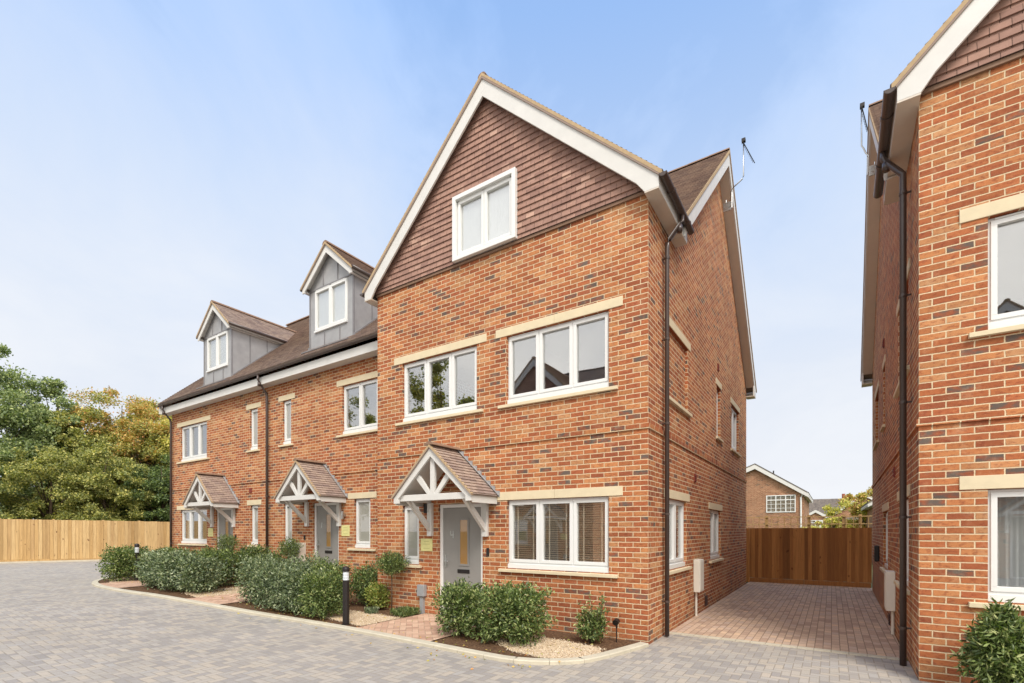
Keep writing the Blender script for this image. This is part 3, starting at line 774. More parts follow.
def small_box(house, P, name, mat, a0, a1, h0, h1, d, bev=.006, lab=None):
    bm = newbm(); box(bm, P, a0, a1, h0, h1, .002, d); return obj(name, bm, mat, house, bevel=bev, label=lab)
def plaque(house, P, a0, a1, h0, h1):
    o = small_box(house, P, 'name_plaque', 'plaque', a0, a1, h0, h1, .012, .002)
    bm = newbm(); w = a1-a0; H = h1-h0
    for f, l in ((.78, .45), (.56, .6), (.22, .55)):                   # worn illegible engraving
        c = (a0+a1)/2; box(bm, P, c-w*l/2, c+w*l/2, h0+H*f-.006, h0+H*f+.006, .0121, .0135)
    obj('engraving', bm, 'plaque_ink', o)
Pm = lambda a, h, d: Vector((a, -d, h))
plaque(main, Pm, -4.46, -4.16, 1.25, 1.49)
small_box(main, Pm, 'intercom', 'rubber', -2.87, -2.82, 1.21, 1.34, .03)
cb = small_box(main, Pm, 'cable_box', 'grey_plastic', -4.49, -4.31, .38, .60, .09, .008)
bm = newbm(); box(bm, Pm, -4.44, -4.36, -.02, .38, .002, .06); obj('cable_duct', bm, 'grey_plastic', cb)
def wall_lamp(house, P, a, h, mat='metal'):
    bm = newbm(); tube(bm, [P(a, h-.09, .075), P(a, h+.09, .075)], .033, 12); box(bm, P, a-.03, a+.03, h-.035, h+.035, .002, .05)
    obj('wall_lamp', bm, mat, house)
wall_lamp(main, Pm, -4.28, 2.07, 'black_metal')
# keysafe at the rear corner of the right house
Pq = lambda a, h, d: Vector((-d, a, h))
ks = small_box(right, Pq, 'key_safe', 'rubber', 6.6, 6.75, 1.04, 1.40, .09, .02)

# ------------------------------------------------------------------ TERRACE WING (two houses set back, 0.21 m higher)
def terrace_house(name, label, x0, x1, ox, feats, left_end):
    oy, oz = 7.6, .225
    H = thing(name, label, 'house', (ox, oy, oz), 0, 'new brick houses around the close')
    P = lambda a, h, d: Vector((a-ox, -d, h-oz))                        # world X, world Z
    W3 = lambda x, y, z: Vector((x-ox, y-oy, z-oz))
    bm = newbm(); top = 5.72
    panel(bm, P, x0, x1, -.1, top, [w[:4] for w in feats['wins']]+[feats['door']])
    for x in ([x0, x1-.01] if left_end else [x0+.01, x1-.01]):
        bm.faces.new([bm.verts.new(W3(x, y, z)) for y, z in ((7.6, -.1), (16.5, -.1), (16.5, 6.1), (12.05, 10.1), (7.6, 6.1))])
    bm.faces.new([bm.verts.new(W3(x, 16.5, z)) for x, z in ((x0, -.1), (x1, -.1), (x1, 6.1), (x0, 6.1))])
    obj('wall', bm, 'brick', H, fix=False)
    bm = newbm()
    for z in (.17, 2.84, 5.62): box(bm, lambda a, h, d: W3(a, d, h), x0+.15, x1-.15, z, z+.1, 7.85, 16.3)
    box(bm, lambda a, h, d: W3(a, d, h), x0+.15, x1-.15, .2, 5.6, 11.3, 11.4)
    for q in (x0+.15, x1-.2, (x0+x1)/2): box(bm, lambda a, h, d: W3(a, d, h), q, q+.05, .2, 5.6, 7.85, 11.3)
    obj('inner_wall', bm, 'room', H)
    bm = newbm(); box(bm, P, x0, x1, 3.025, 3.10, -.02, .022); obj('string_course', bm, 'brick', H)
    for w in feats['wins']: window(H, P, *w[:4], w[4], **w[5])
    d = feats['door']; door(H, P, d[0], d[1], d[3], feats.get('num'), h0=.21)
    porch(H, P, feats['porch'], 0, 3.32)
    # roof
    cm, sm = cos(AM), sin(AM); Lm = 4.8/cm
    bm = newbm(); X0 = x0-(.22 if left_end else 0)
    Ff = lambda u, v, n: W3(u, 7.25+v*cm-n*sm, 6.0+v*sm+n*cm)
    Fr = lambda u, v, n: W3(u, 16.85-v*cm+n*sm, 6.0+v*sm+n*cm)
    X1 = x1
    tiles(bm, Ff, [(X0, 0), (X1, 0), (X1, Lm), (X0, Lm)], .1, .016, .06); tiles(bm, Fr, [(X0, 0), (X1, 0), (X1, Lm), (X0, Lm)], .1, .016, .06)
    rf = obj('main_roof', bm, 'roof_tile', H)
    bm = newbm(); n = round((X1-X0)/.45)
    for i in range(n):
        p, q = X0+(X1-X0)*i/n, X0+(X1-X0)*(i+1)/n-.012
        ring = [(sin(t)*.11, cos(t)*.09-.03) for t in [-1.5+3*k/8 for k in range(9)]]
        prism(bm, lambda a, h, d: W3(d, 12.05+a, 10.40+h), ring, p, q)
    obj('ridge_tiles', bm, 'ridge_clay', rf)
    # eaves
    bm = newbm(); box(bm, P, X0+.02, x1-.003, 5.66, 5.86, .235, .26); obj('fascia', bm, 'white_wood', H)
    bm = newbm(); box(bm, P, X0+.02, x1-.003, 5.662, 5.68, .0, .235); obj('soffit', bm, 'white_wood', H)
    gutter(H, W3(X0, 7.27, 5.94), W3(x1-.003, 7.27, 5.95), .042, (0, -1, 0))
    if left_end:
        PL = lambda a, h, d: W3(x0-d, a, h)
        bm = newbm(); prism(bm, PL, [(7.28, 5.66), (7.28, 5.95), (12.05, 10.30), (16.8, 5.95), (16.8, 5.66), (16.5, 5.68), (12.05, 10.02), (7.6, 5.68)], .16, .195)
        obj('bargeboard', bm, 'white_wood', H)
        bm = newbm(); prism(bm, PL, [(7.28, 5.93), (7.28, 5.99), (12.05, 10.37), (16.8, 5.99), (16.8, 5.93), (12.05, 10.30)], .197, .216); obj('verge_mortar', bm, 'verge_mortar', H)
    for px in feats['pipes']:
        downpipe(H, [W3(px, 7.52, .2), W3(px, 7.52, 5.3), W3(px, 7.52, 5.38), W3(px, 7.50, 5.46), W3(px, 7.30, 5.72), W3(px, 7.27, 5.78), W3(px, 7.27, 5.9)], [z-oz for z in (1.2, 2.6, 4.0, 5.2)], (0, 1, 0))
    # dormer
    c = feats['dormer']; hw = .86
    D = bm = newbm(); zt = 7.84; zroof = lambda y: 6.0+KM*(y-7.25)
    wx0, wx1, wz0, wz1 = c-.64, c+.64, 6.68, 7.76
    Pd = P
    panel(bm, P, c-hw, c+hw, zroof(7.6)-.1, wz1+.02, [(wx0, wx1, wz0, wz1)], reveal=.02, extra=[[(c-hw, wz1+.02), (c+hw, wz1+.02), (c+hw, zt+.04), (c, 8.60), (c-hw, zt+.04)]])
    for s in (-1, 1):
        bm.faces.new([bm.verts.new(W3(c+s*hw, y, z)) for y, z in ((7.6, zroof(7.6)-.1), (7.6, zt+.04), (9.5, zt+.04), (9.5, zroof(9.5)-.1))])
    dm = obj('dormer', bm, 'lead', H, fix=False)
    bm = newbm()                                                       # standing seams of the lead
    for x in (c-.30, c+.27): box(bm, P, x-.012, x+.012, wz1+.04, 8.58-abs(x-c)*.88-.04, .001, .018)
    for x in (c-.25, c+.35): box(bm, P, x-.01, x+.01, zroof(7.6)-.05, wz0-.05, .001, .014)
    box(bm, P, c-hw-.012, c-hw+.03, zroof(7.6)-.08, zt, -.02, .014); box(bm, P, c+hw-.03, c+hw+.012, zroof(7.6)-.08, zt, -.02, .014)
    box(bm, P, c-hw, c+hw, wz1+.015, wz1+.045, .001, .02)
    for y in (8.15, 8.7):
        for s in (-1, 1): box(bm, lambda a, h, d: W3(c+s*(hw+d), a, h), y-.012, y+.012, zroof(y)-.02, zt, .001, .016)
    prism(bm, lambda a, h, d: W3(c+(hw+d), a, h), [(7.58, zroof(7.58)-.03), (9.3, zroof(9.3)-.03), (9.3, zroof(9.3)+.05), (7.58, zroof(7.58)+.05)], .0, .06)
    prism(bm, lambda a, h, d: W3(c-(hw+d), a, h), [(7.58, zroof(7.58)-.03), (9.3, zroof(9.3)-.03), (9.3, zroof(9.3)+.05), (7.58, zroof(7.58)+.05)], .0, .06)
    box(bm, lambda a, h, d: W3(a, 7.58-d, h), c-hw-.05, c+hw+.05, zroof(7.42)-.0, zroof(7.42)+.025, .0, .2)
    obj('lead_seam', bm, 'lead_dark', dm)
    # dormer window
    b2 = newbm(); box(b2, P, wx0+.01, wx1-.01, wz0+.01, wz1-.01, -.3, -.29); obj('window_backing', b2, 'room', dm)
    wf = window(H, P, wx0, wx1, wz0, wz1, 2, stone=False, proud=.01, fw=.036, sub=.04, blind='voile', name='dormer_window', open_top=(0, 1))
    # dormer roof
    bm = newbm(); hx = 1.0; zr = 8.74; kd = .885; ad = math.atan(kd); ze = zr-hx*kd
    yv = lambda z: (z-6.0)/KM+7.25
    for s in (-1, 1):
        F = lambda u, v, n, s=s: W3(c+s*(hx-v*cos(ad)+n*sin(ad)), u, ze+v*sin(ad)+n*cos(ad))
        L = hx/cos(ad); tiles(bm, F, [(7.42, 0), (yv(ze)+.1, 0), (yv(zr)+.1, L), (7.42, L)], .1, .016, .04)
    dr = obj('dormer_roof', bm, 'roof_tile', dm)
    bm = newbm(); n = 6
    ring = [(sin(t)*.10, cos(t)*.085-.03) for t in [-1.5+3*k/8 for k in range(9)]]
    for i in range(n):
        p, q = 7.42+(10.3-7.42)*i/n, 7.42+(10.3-7.42)*(i+1)/n-.012
        prism(bm, lambda a, h, d: W3(c+a, d, zr-.015+h), ring, p, q)
    obj('dormer_ridge', bm, 'ridge_clay', dm)
    bm = newbm()
    for s in (-1, 1):
        prism(bm, P, [(c+s*(hx-.03), ze-.13), (c+s*(hx-.03), ze-.03), (c, zr-.04), (c, zr-.24), (c+s*(hx-.13), ze-.10), (c+s*(hx-.13), ze-.13)], .12, .15)
        box(bm, lambda a, h, d: W3(a, d, h), *sorted((c+s*(hw+.002), c+s*(hx-.03))), ze-.10, ze-.085, 7.48, yv(ze-.1)+.2)
        box(bm, lambda a, h, d: W3(a, d, h), *sorted((c+s*(hx-.045), c+s*(hx-.03))), ze-.10, ze-.01, 7.48, yv(ze-.1)+.2)
        prism(bm, P, [(c+s*(hx-.13), ze+.02), (c, zr-.09), (c, zr-.10), (c+s*(hx-.13), ze+.01)], .0, .12)
    obj('dormer_bargeboard', bm, 'white_wood', dm)
    bm = newbm()
    for s in (-1, 1): prism(bm, P, [(c+s*hx, ze-.04), (c+s*hx, ze+.012), (c, zr+.012), (c, zr-.04)], .152, .185)
    obj('dormer_verge', bm, 'verge_mortar', dm)
    for s in (-1, 1):
        b = newbm(); tube(b, [W3(c+s*(hx+.02), 7.44, ze-.01), W3(c+s*(hx+.02), yv(ze)+.0, ze-.01)], .042, 10); obj('dormer_gutter', b, 'gutter_plastic', dm, smooth=True)
    return H, P

UZ0, UZ1, GZ0, GZ1 = 3.98, 5.17, 1.23, 2.40
XS_ = -13.19
narrow = dict(lintel=.18, sill=.12, glass='frosted')
mid, PM = terrace_house('brick_house', 'middle terraced brick house with lead dormer and white porch, adjoining the gabled house', XS_, -7.9, -13.275+.0, dict(
    wins=[(-9.97, -8.70, UZ0, UZ1, 2, dict(lintel=.20, sill=.17)), (-12.50, -12.10, UZ0, UZ1, 1, narrow), (-12.45, -12.06, GZ0, GZ1-.02, 1, dict(lintel=0, sill=.1, glass='frosted')), (-9.52, -8.95, GZ0, GZ1, 1, dict(lintel=.22, sill=.2, glass='frosted'))],
    door=(-11.13, -10.10, .0, 2.35), porch=-10.70, pipes=[-13.12], dormer=-10.40, num='1'), False)
end, PE = terrace_house('brick_house', 'far left end terraced brick house with its own lead dormer, beside the pale timber fence', -19.2, XS_, -19.125, dict(
    wins=[(-18.55, -16.72, UZ0, UZ1, 3, dict(lintel=.24, sill=.2)), (-14.16, -13.74, UZ0, UZ1, 1, narrow), (-18.55, -16.72, GZ0-.02, GZ1-.06, 3, dict(lintel=.26, sill=.1, blind='curtains')), (-14.12, -13.72, GZ0, GZ1-.02, 1, narrow)],
    door=(-16.13, -15.10, .0, 2.35), porch=-15.66, pipes=[-19.08], dormer=-16.03), True)
plaque(mid, PM, -9.98, -9.68, 1.51, 1.77); plaque(end, PE, -16.62, -16.30, 1.45, 1.72)
small_box(mid, PM, 'intercom', 'rubber', -11.5, -11.45, 1.40, 1.52, .03); small_box(end, PE, 'intercom', 'rubber', -14.95, -14.9, 1.40, 1.52, .03)
wall_lamp(mid, PM, -9.86, 2.02); 
mb = small_box(mid, PM, 'meter_box', 'meter_white', -11.93, -11.42, .55, 1.32, .2, .012)
bm = newbm(); box(bm, PM, -11.90, -11.45, .58, 1.29, .2, .208); obj('meter_door', bm, 'meter_white', mb, bevel=.004)
small_box(end, PE, 'wall_vent', 'vent_red', -14.17, -14.03, 2.74, 2.88, .02)

# house opposite, behind the viewer: a copy of the centre house turned round (seen in the window reflections)
def copy_tree(o, parent=None):
    c = o.copy(); COL.objects.link(c); c.parent = parent
    for ch in list(o.children): copy_tree(ch, c)
    return c
opp = copy_tree(main); opp.location = (-14.2, -5.2, 0); opp.rotation_euler = (0, 0, pi)
opp['label'] = 'brick gabled house opposite, seen only as a reflection in upper windows'

opp2 = copy_tree(main); opp2.location = (1.7, -9.5, 0); opp2.rotation_euler = (0, 0, pi)
opp2['label'] = 'brick gabled house behind the viewer, mirrored in the windows at the right edge'
# ------------------------------------------------------------------ GROUND
def gz(X):
    t = min(1, max(0, (-7.5-X)/5.5)); return .2*t*t*(3-2*t)
def sheet(name, poly, dz, mat, parent=None, step=.5, kind='structure', thick=0, label=None):
    """ground-following sheet over polygon (x,y)"""
    bm = newbm(); vs = [bm.verts.new((x, y, 0)) for x, y in poly]; bm.faces.new(vs)
    xs = [p[0] for p in poly]
    x = max(min(xs), -14.0)
    while x < min(max(xs), -7.0):
        bmesh.ops.bisect_plane(bm, geom=bm.verts[:]+bm.edges[:]+bm.faces[:], plane_co=(x+.0013, 0, 0), plane_no=(1, 0, 0)); x += step
    for v in bm.verts: v.co.z = gz(v.co.x)+dz
    if thick:
        bmesh.ops.recalc_face_normals(bm, faces=bm.faces[:])
        be = [e for e in bm.edges if e.is_boundary]
        r = bmesh.ops.extrude_edge_only(bm, edges=be)
        for v in r['geom']:
            if isinstance(v, bmesh.types.BMVert): v.co.z -= thick
    o = obj(name, bm, mat, parent, fix=False)
    for p in o.data.polygons:
        pass
    if kind: o['kind'] = kind
    return o
G_ = 400
sheet('ground', [(-G_, -G_), (G_, -G_), (G_, G_), (-G_, G_)], -.012, 'ground')
sheet('road', [(-60, -14), (18, -14), (18, 7.85), (.82, 7.85), (-2.21, 7.85), (-2.21, 7.0), (-19.3, 7.7), (-19.3, 18), (-27.6, 18), (-28.15, 11.3), (-28.8, 8.6), (-30.2, 5.4), (-32.8, -3), (-60, -14)][:-1], 0, 'road_blocks')
sheet('driveway', [(-2.195, 7.96), (.795, 7.96), (1.0, 17.2), (-2.195, 17.2)], .004, 'drive_blocks')
bm = newbm(); n = 15
for i in range(n):
    a = -2.19+2.98*i/n; box(bm, ident, a+.003, a+2.98/n-.003, -.05, .012, 7.84, 7.955)
ed = obj('edging', bm, 'kerbstone'); ed['kind'] = 'structure'

# kerb along the planting bed, from the corner of the centre house round to the far end
K = [(-2.16, 6.80), (-2.33, 6.15), (-2.45, 5.75), (-2.62, 5.42), (-2.95, 5.17), (-3.35, 5.08), (-4.0, 5.08), (-5.0, 5.13), (-6.5, 5.19), (-8.1, 5.17), (-9.8, 4.94), (-11.5, 4.68), (-13.5, 4.50), (-15.2, 4.52), (-16.1, 4.62), (-16.9, 4.82), (-17.6, 5.15), (-18.1, 5.55), (-18.6, 6.1), (-18.95, 6.8), (-19.15, 7.55)]
def smooth_line(pts, n=6):
    out = []
    for i in range(len(pts)-1):
        p0, p1, p2, p3 = [Vector(pts[min(max(j, 0), len(pts)-1)]) for j in (i-1, i, i+1, i+2)]
        for k in range(n):
            t = k/n; out.append(.5*((2*p1)+(p2-p0)*t+(2*p0-5*p1+4*p2-p3)*t*t+(3*p1-p0-3*p2+p3)*t**3))
    out.append(Vector(pts[-1])); return out
K = [(x, y-(.06 if x < -3 else 0)) for x, y in K]; KS = smooth_line(K)
def kerb_run(name, line, w, h, unit=.6, inward=1, label=None):
    bm = newbm(); acc = 0; i = 0
    # resample by length
    L = [0]
    for a, b in zip(line, line[1:]): L.append(L[-1]+(b-a).length)
    def at(s):
        for k in range(len(L)-1):
            if L[k+1] >= s: return line[k].lerp(line[k+1], (s-L[k])/max(1e-6, L[k+1]-L[k]))
        return line[-1]
    s = 0
    while s < L[-1]-.05:
        e = min(s+unit, L[-1]); ps = [at(s+.003), at((s+e)/2), at(e-.003)]
        quad = []
        for j, p in enumerate(ps):
            t = (ps[min(j+1, 2)]-ps[max(j-1, 0)]).normalized(); nrm = Vector((-t.y, t.x))*inward
            z = gz(p.x); a, b = p, p+nrm*w
            quad.append([bm.verts.new((a.x, a.y, z-.1)), bm.verts.new((a.x, a.y, z+h-.012)), bm.verts.new((a.x+nrm.x*.012, a.y+nrm.y*.012, z+h)), bm.verts.new((b.x, b.y, z+h)), bm.verts.new((b.x, b.y, z-.1))])
        for q, r in zip(quad, quad[1:]):
            for k in range(4): bm.faces.new((q[k], q[k+1], r[k+1], r[k]))
        bm.faces.new(quad[0]); bm.faces.new(quad[-1][::-1]); s = e
    o = obj(name, bm, 'kerbstone'); o['kind'] = 'structure'; return o
kerb_run('kerb', KS, .13, .05, .45, -1)
FL = [(-32.6, -3), (-30.15, 5.4), (-28.7, 8.6), (-28.05, 11.3), (-27.5, 18)]
kerb_run('kerb', smooth_line(FL, 4), .35, .06, .9, 1)
bed = [(p.x, p.y) for p in smooth_line(K, 3)]
inn = []
for i, p in enumerate(bed):
    a = Vector(bed[max(i-1, 0)]); b = Vector(bed[min(i+1, len(bed)-1)]); t = (b-a).normalized(); inn.append((p[0]+t.y*.10, p[1]-t.x*.10))
sheet('flower_bed', inn+[(-19.1, 7.65), (-7.85, 7.65), (-7.85, 6.95), (-2.25, 6.95)], .03, 'soil')
def path(x0, x1, y1):
    def ky(x):
        best = 0
        for a, b in zip(KS, KS[1:]):
            if min(a.x, b.x) <= x <= max(a.x, b.x) and a.y < 5.6: return a.y+(b.y-a.y)*(x-a.x)/(b.x-a.x)
        return 5.1
    n = 6; lo = [(x0+(x1-x0)*i/n, ky(x0+(x1-x0)*i/n)+.115) for i in range(n+1)]
    sheet('path', lo+[(x1, y1), (x0, y1)], .046, 'path_blocks')
path(-6.55, -4.85, 6.88); path(-11.4, -10.35, 7.58); path(-16.2, -14.5, 7.58)
# gravel dressing: base sheets plus loose shingle
def gravel(pts, n, label=None):
    b = newbm(); b.faces.new([b.verts.new((x, y, gz(x)+.037)) for x, y in pts])
    xs = [p[0] for p in pts]; ys = [p[1] for p in pts]
    def inside(x, y):
        r = False
        for i in range(len(pts)):
            (x1, y1), (x2, y2) = pts[i], pts[i-1]
            if (y1 > y) != (y2 > y) and x < (x2-x1)*(y-y1)/(y2-y1)+x1: r = not r
        return r
    k = 0
    while k < n:
        x = random.uniform(min(xs)-.06, max(xs)+.06); y = random.uniform(min(ys)-.06, max(ys)+.06)
        if not inside(x, y) and not inside(x+random.uniform(-.08, .08), y+random.uniform(-.08, .08)): continue
        k += 1; s = random.uniform(.006, .013); z = gz(x)+.038+random.uniform(0, .008); a = random.uniform(0, pi)
        c, d = cos(a)*s, sin(a)*s; e = s*random.uniform(.6, .9)
        v = [b.verts.new(q) for q in ((x+c, y+d, z), (x-d*.7, y+c*.7, z), (x-c, y-d, z), (x+d*.7, y-c*.7, z), (x+c*.1, y, z+e))]
        for i in range(4): b.faces.new((v[i], v[(i+1) % 4], v[4]))
    o = obj('gravel', b, 'pebble', fix=False); o['kind'] = 'stuff'; return o
g1 = gravel([(-3.6, 5.42), (-3.0, 5.34), (-2.70, 5.48), (-2.5, 5.85), (-2.62, 6.2), (-3.2, 6.3), (-3.7, 6.35), (-4.2, 6.3), (-4.1, 5.8)], 5200)
g2 = gravel([(-8.4, 5.65), (-6.62, 5.42), (-6.62, 6.3), (-7.4, 6.35), (-8.2, 6.3)], 5200)
g3 = gravel([(-12.3, 5.1), (-11.45, 5.0), (-11.45, 6.4), (-12.4, 6.6)], 2500)
g4 = gravel([(-17.5, 5.5), (-16.3, 4.95), (-16.3, 6.1), (-17.4, 6.3)], 1600)
for g in (g1, g2, g3, g4):
    g['label'] = 'beige pea shingle dressing on the planting bed'; g['category'] = 'gravel'

# ------------------------------------------------------------------ vegetation
def leaf_mesh(name, mat, C, N, L, W, parent=None, droop=0.0):
    """C: centres (n,3), N: leaf direction vectors, L length, W width arrays: folded leaves of two quads"""
    n = len(C); t = N/np.linalg.norm(N, axis=1, keepdims=True)
    r = rng.normal(size=(n, 3)); s = np.cross(t, r); s /= np.linalg.norm(s, axis=1, keepdims=True)
    up = np.cross(s, t); L = L[:, None]; W = W[:, None]
    fold = up*W*.22
    base = C-t*L*.5; tip = C+t*L*.5-up*L*.12; l = C+s*W*.5+fold; rr = C-s*W*.5+fold; mid_ = C*1.0
    V = np.stack([base, l, tip, rr], 1).reshape(-1, 3)
    idx = np.arange(n)*4
    F = np.stack([idx, idx+1, idx+2, idx, idx+2, idx+3], 1).reshape(-1)
    me = bpy.data.meshes.new(name); me.vertices.add(len(V)); me.vertices.foreach_set('co', V.ravel().astype(np.float32))
    me.loops.add(len(F)); me.loops.foreach_set('vertex_index', F.astype(np.int32))
    nf = len(F)//3; me.polygons.add(nf); me.polygons.foreach_set('loop_start', np.arange(nf, dtype=np.int32)*3)
    me.update(calc_edges=True); me.validate(); me.materials.append(M[mat])
    o = bpy.data.objects.new(name, me); link(o, parent); return o
def stems_mesh(name, mat, lines, parent):
    bm = newbm()
    for pts, r in lines: tube(bm, pts, r, 6)
    return obj(name, bm, mat, parent, smooth=True)
def shrub(x, y, rx, ry, h, mat, label, n=3200, leaf=(.055, .024), cat='shrub', group='clipped shrubs along the planting bed', square=.0, wisps=0, cone=0.0, name='shrub', base=None, z0=None):
    gzv = gz(x)+.035 if z0 is None else z0
    T = thing(name, label, cat, (x, y, gzv), 0, group)
    d = rng.normal(size=(n, 3)); d /= np.linalg.norm(d, axis=1, keepdims=True)
    if square: d = np.sign(d)*np.abs(d)**(1-square); d /= np.abs(d).max(axis=1, keepdims=True)*.45+.55*np.linalg.norm(d, axis=1, keepdims=True)
    lump = np.array([noise.noise(Vector((v[0]*2.3+x*3, v[1]*2.3+y*3, v[2]*2.3)))+.5*noise.noise(Vector((v[0]*6+x, v[1]*6, v[2]*6+y))) for v in d])
    rad = (rng.random(n)**.33)*(1+.42*lump)+rng.normal(size=n)*.075
    c0 = h*.52 if base is None else base
    C = d*rad[:, None]*np.array([rx, ry, h-c0]); C[:, 2] += c0
    if base is None: C[:, 2] = np.maximum(C[:, 2], .03+rng.random(n)*.05)
    if cone: C[:, :2] *= (1.12-cone*np.clip(C[:, 2:3]/h, 0, 1.1))
    nr = d*np.array([1, 1, 1.1])+rng.normal(size=(n, 3))*.75; nr[:, 2] += .25
    s = rng.uniform(.7, 1.3, n)
    leaf_mesh('foliage', mat, C, nr, leaf[0]*s, leaf[1]*s, T)
    L = []
    for i in range(7):
        a = rng.uniform(0, 2*pi); e = Vector((cos(a)*rx*.6, sin(a)*ry*.6, h*.75))
        L.append(([(cos(a)*.03, sin(a)*.03, -.03), tuple(e*.5+Vector((0, 0, .03))), tuple(e)], [.009, .006, .003]))
    if base is None:
        stems_mesh('stem', 'bark', L, T)
    if wisps:
        Cs, Ns, Ls = [], [], []
        for i in range(wisps):
            a = rng.uniform(0, 2*pi); r = rng.uniform(.1, .8); p = Vector((cos(a)*rx*r, sin(a)*ry*r, h*.55)); q = p+Vector((cos(a)*.1, sin(a)*.1, rng.uniform(.5, 1.15)*h*(.9 if wisps > 4 else .6)))
            Ls.append(([tuple(p), tuple((p+q)/2+Vector((.02, 0, 0))), tuple(q)], [.004, .003, .002]))
            for k in range(26):
                f = k/25; b = p.lerp(q, f); Cs.append(b+Vector(rng.normal(size=3)*.025)); Ns.append(rng.normal(size=3)+np.array([0, 0, .4]))
        leaf_mesh('shoot_leaves', mat, np.array([list(v) for v in Cs]), np.array(Ns), np.full(len(Cs), leaf[0]*.9), np.full(len(Cs), leaf[1]*.9), T)
        stems_mesh('shoot', 'bark', Ls, T)
    return T
shrub(-4.74, 5.80, .38, .34, .82, 'leaf_laurel', 'glossy green shrub to the left of its larger twin below the centre house window', 5200, square=.25)
shrub(-3.86, 5.84, .53, .40, .84, 'leaf_laurel', 'largest glossy green shrub right of the brick path, below the three-light ground window', 7500, square=.2)
shrub(-2.88, 6.45, .22, .18, .46, 'leaf_laurel', 'thin wispy shrub with upright shoots by the corner of the centre house', 1200, wisps=13)
shrub(1.36, 6.42, .30, .28, .88, 'leaf_laurel', 'conical green shrub under the window of the right-hand house', 6500, (.080, .020), cone=.55)
# hedge of shrubs along the kerb between the two paths
for (x, y, rx, h, m, l) in [(-9.98, 5.60, .40, .98, 'leaf_silver', 'leftmost grey-green shrub of the row beside the middle brick path'), (-9.25, 5.54, .45, .95, 'leaf_silver', 'second silvery shrub from the middle path in the kerb row'),
                            (-8.55, 5.55, .44, .92, 'leaf_silver', 'third silvery shrub in the kerb row, in front of the middle house door'), (-7.85, 5.58, .38, .86, 'leaf_laurel', 'greener shrub of the kerb row nearest the black bollard'),
                            (-9.4, 6.25, .45, 1.02, 'leaf_silver', 'tall grey-green shrub standing behind the kerb row'), (-8.7, 6.3, .42, .93, 'leaf_laurel', 'green shrub behind the kerb row in front of the grey door')]:
    shrub(x, y, rx, rx*.95, h, m, l, 5600, square=.25)
shrub(-8.25, 6.95, .42, .35, .86, 'leaf_deep', 'dark green shrub against the brick wall behind the black bollard', 4200)
shrub(-7.72, 6.75, .26, .22, .55, 'leaf_lime', 'small yellow-green shrub at the inner corner of the brick walls', 1400, (.05, .03))
# group by the far path
for (x, y, rx, h, m, l) in [(-12.1, 5.35, .45, .86, 'leaf_silver', 'silvery shrub at the right end of the far row, beside the middle path'), (-12.85, 5.2, .48, .92, 'leaf_silver', 'second silvery shrub of the far kerb row'),
                            (-13.6, 5.25, .48, .9, 'leaf_silver', 'third silvery shrub of the far kerb row'), (-14.35, 5.35, .42, .86, 'leaf_silver', 'fourth shrub of the far kerb row next to the far brick path'),
                            (-13.0, 6.2, .5, .95, 'leaf_deep', 'dark shrub behind the far kerb row under the narrow windows'), (-14.1, 6.4, .5, .9, 'leaf_deep', 'dark shrub behind the far kerb row close to the end house door'),
                            (-16.55, 5.3, .45, .96, 'leaf_laurel', 'tall green shrub beside the far bollard at the road end of the bed'), (-17.2, 5.85, .42, .92, 'leaf_deep', 'leftmost dark green shrub at the rounded end of the bed'),
                            (-17.3, 6.9, .5, .85, 'leaf_deep', 'dark shrub under the three-light window of the end house'), (-18.5, 7.1, .4, .8, 'leaf_laurel', 'green shrub at the downpipe corner of the end house'),
                            (-11.9, 6.95, .42, .82, 'leaf_deep', 'rounded dark shrub under the white meter box'), (-13.0, 7.05, .45, 1.0, 'leaf_deep', 'dark round shrub by the downpipe between the terraced houses')]:
    shrub(x, y, rx, rx*.95, h, m, l, 4200, (.065, .03), square=.2)
def topiary(x, y, zc, r, rz, label, n=3600):
    g = gz(x)+.03; T = shrub(x, y, r, r, zc+rz-g, 'leaf_deep', label, n, (.035, .018), 'topiary', 'standard topiary balls by the doors', name='topiary_tree', base=zc-g)
    stems_mesh('stem', 'bark', [([(0, 0, -.03), (.012, 0, (zc-g)*.5), (0, 0, zc-g)], [.013, .011, .012])], T)
topiary(-7.18, 6.62, 1.0, .29, .22, 'lollipop topiary ball on a thin stem in front of the wall left of door 4')
topiary(-11.5, 7.2, 1.19, .27, .25, 'lollipop topiary ball in front of the white meter box', 2600)
topiary(-14.6, 7.2, 1.26, .29, .26, 'lollipop topiary ball beside the far end house door', 2600)
# low grassy lavender by the cable box
def grass_clump(x, y, rx, ry, h, n, mat, label):
    T = thing('low_plant', label, 'plant', (x, y, gz(x)+.035))
    C = np.stack([rng.uniform(-rx, rx, n), rng.uniform(-ry, ry, n), rng.uniform(.02, h, n)], 1); N = rng.normal(size=(n, 3))*.5; N[:, 2] += 1
    leaf_mesh('foliage', mat, C, N, np.full(n, .07), np.full(n, .010), T)
grass_clump(-6.78, 6.6, .2, .22, .13, 1500, 'leaf_laurel', 'low grassy green plant beside the path below the grey cable box')
grass_clump(-7.45, 6.35, .1, .1, .12, 400, 'leaf_silver', 'small grey-green tuft at the foot of the topiary')
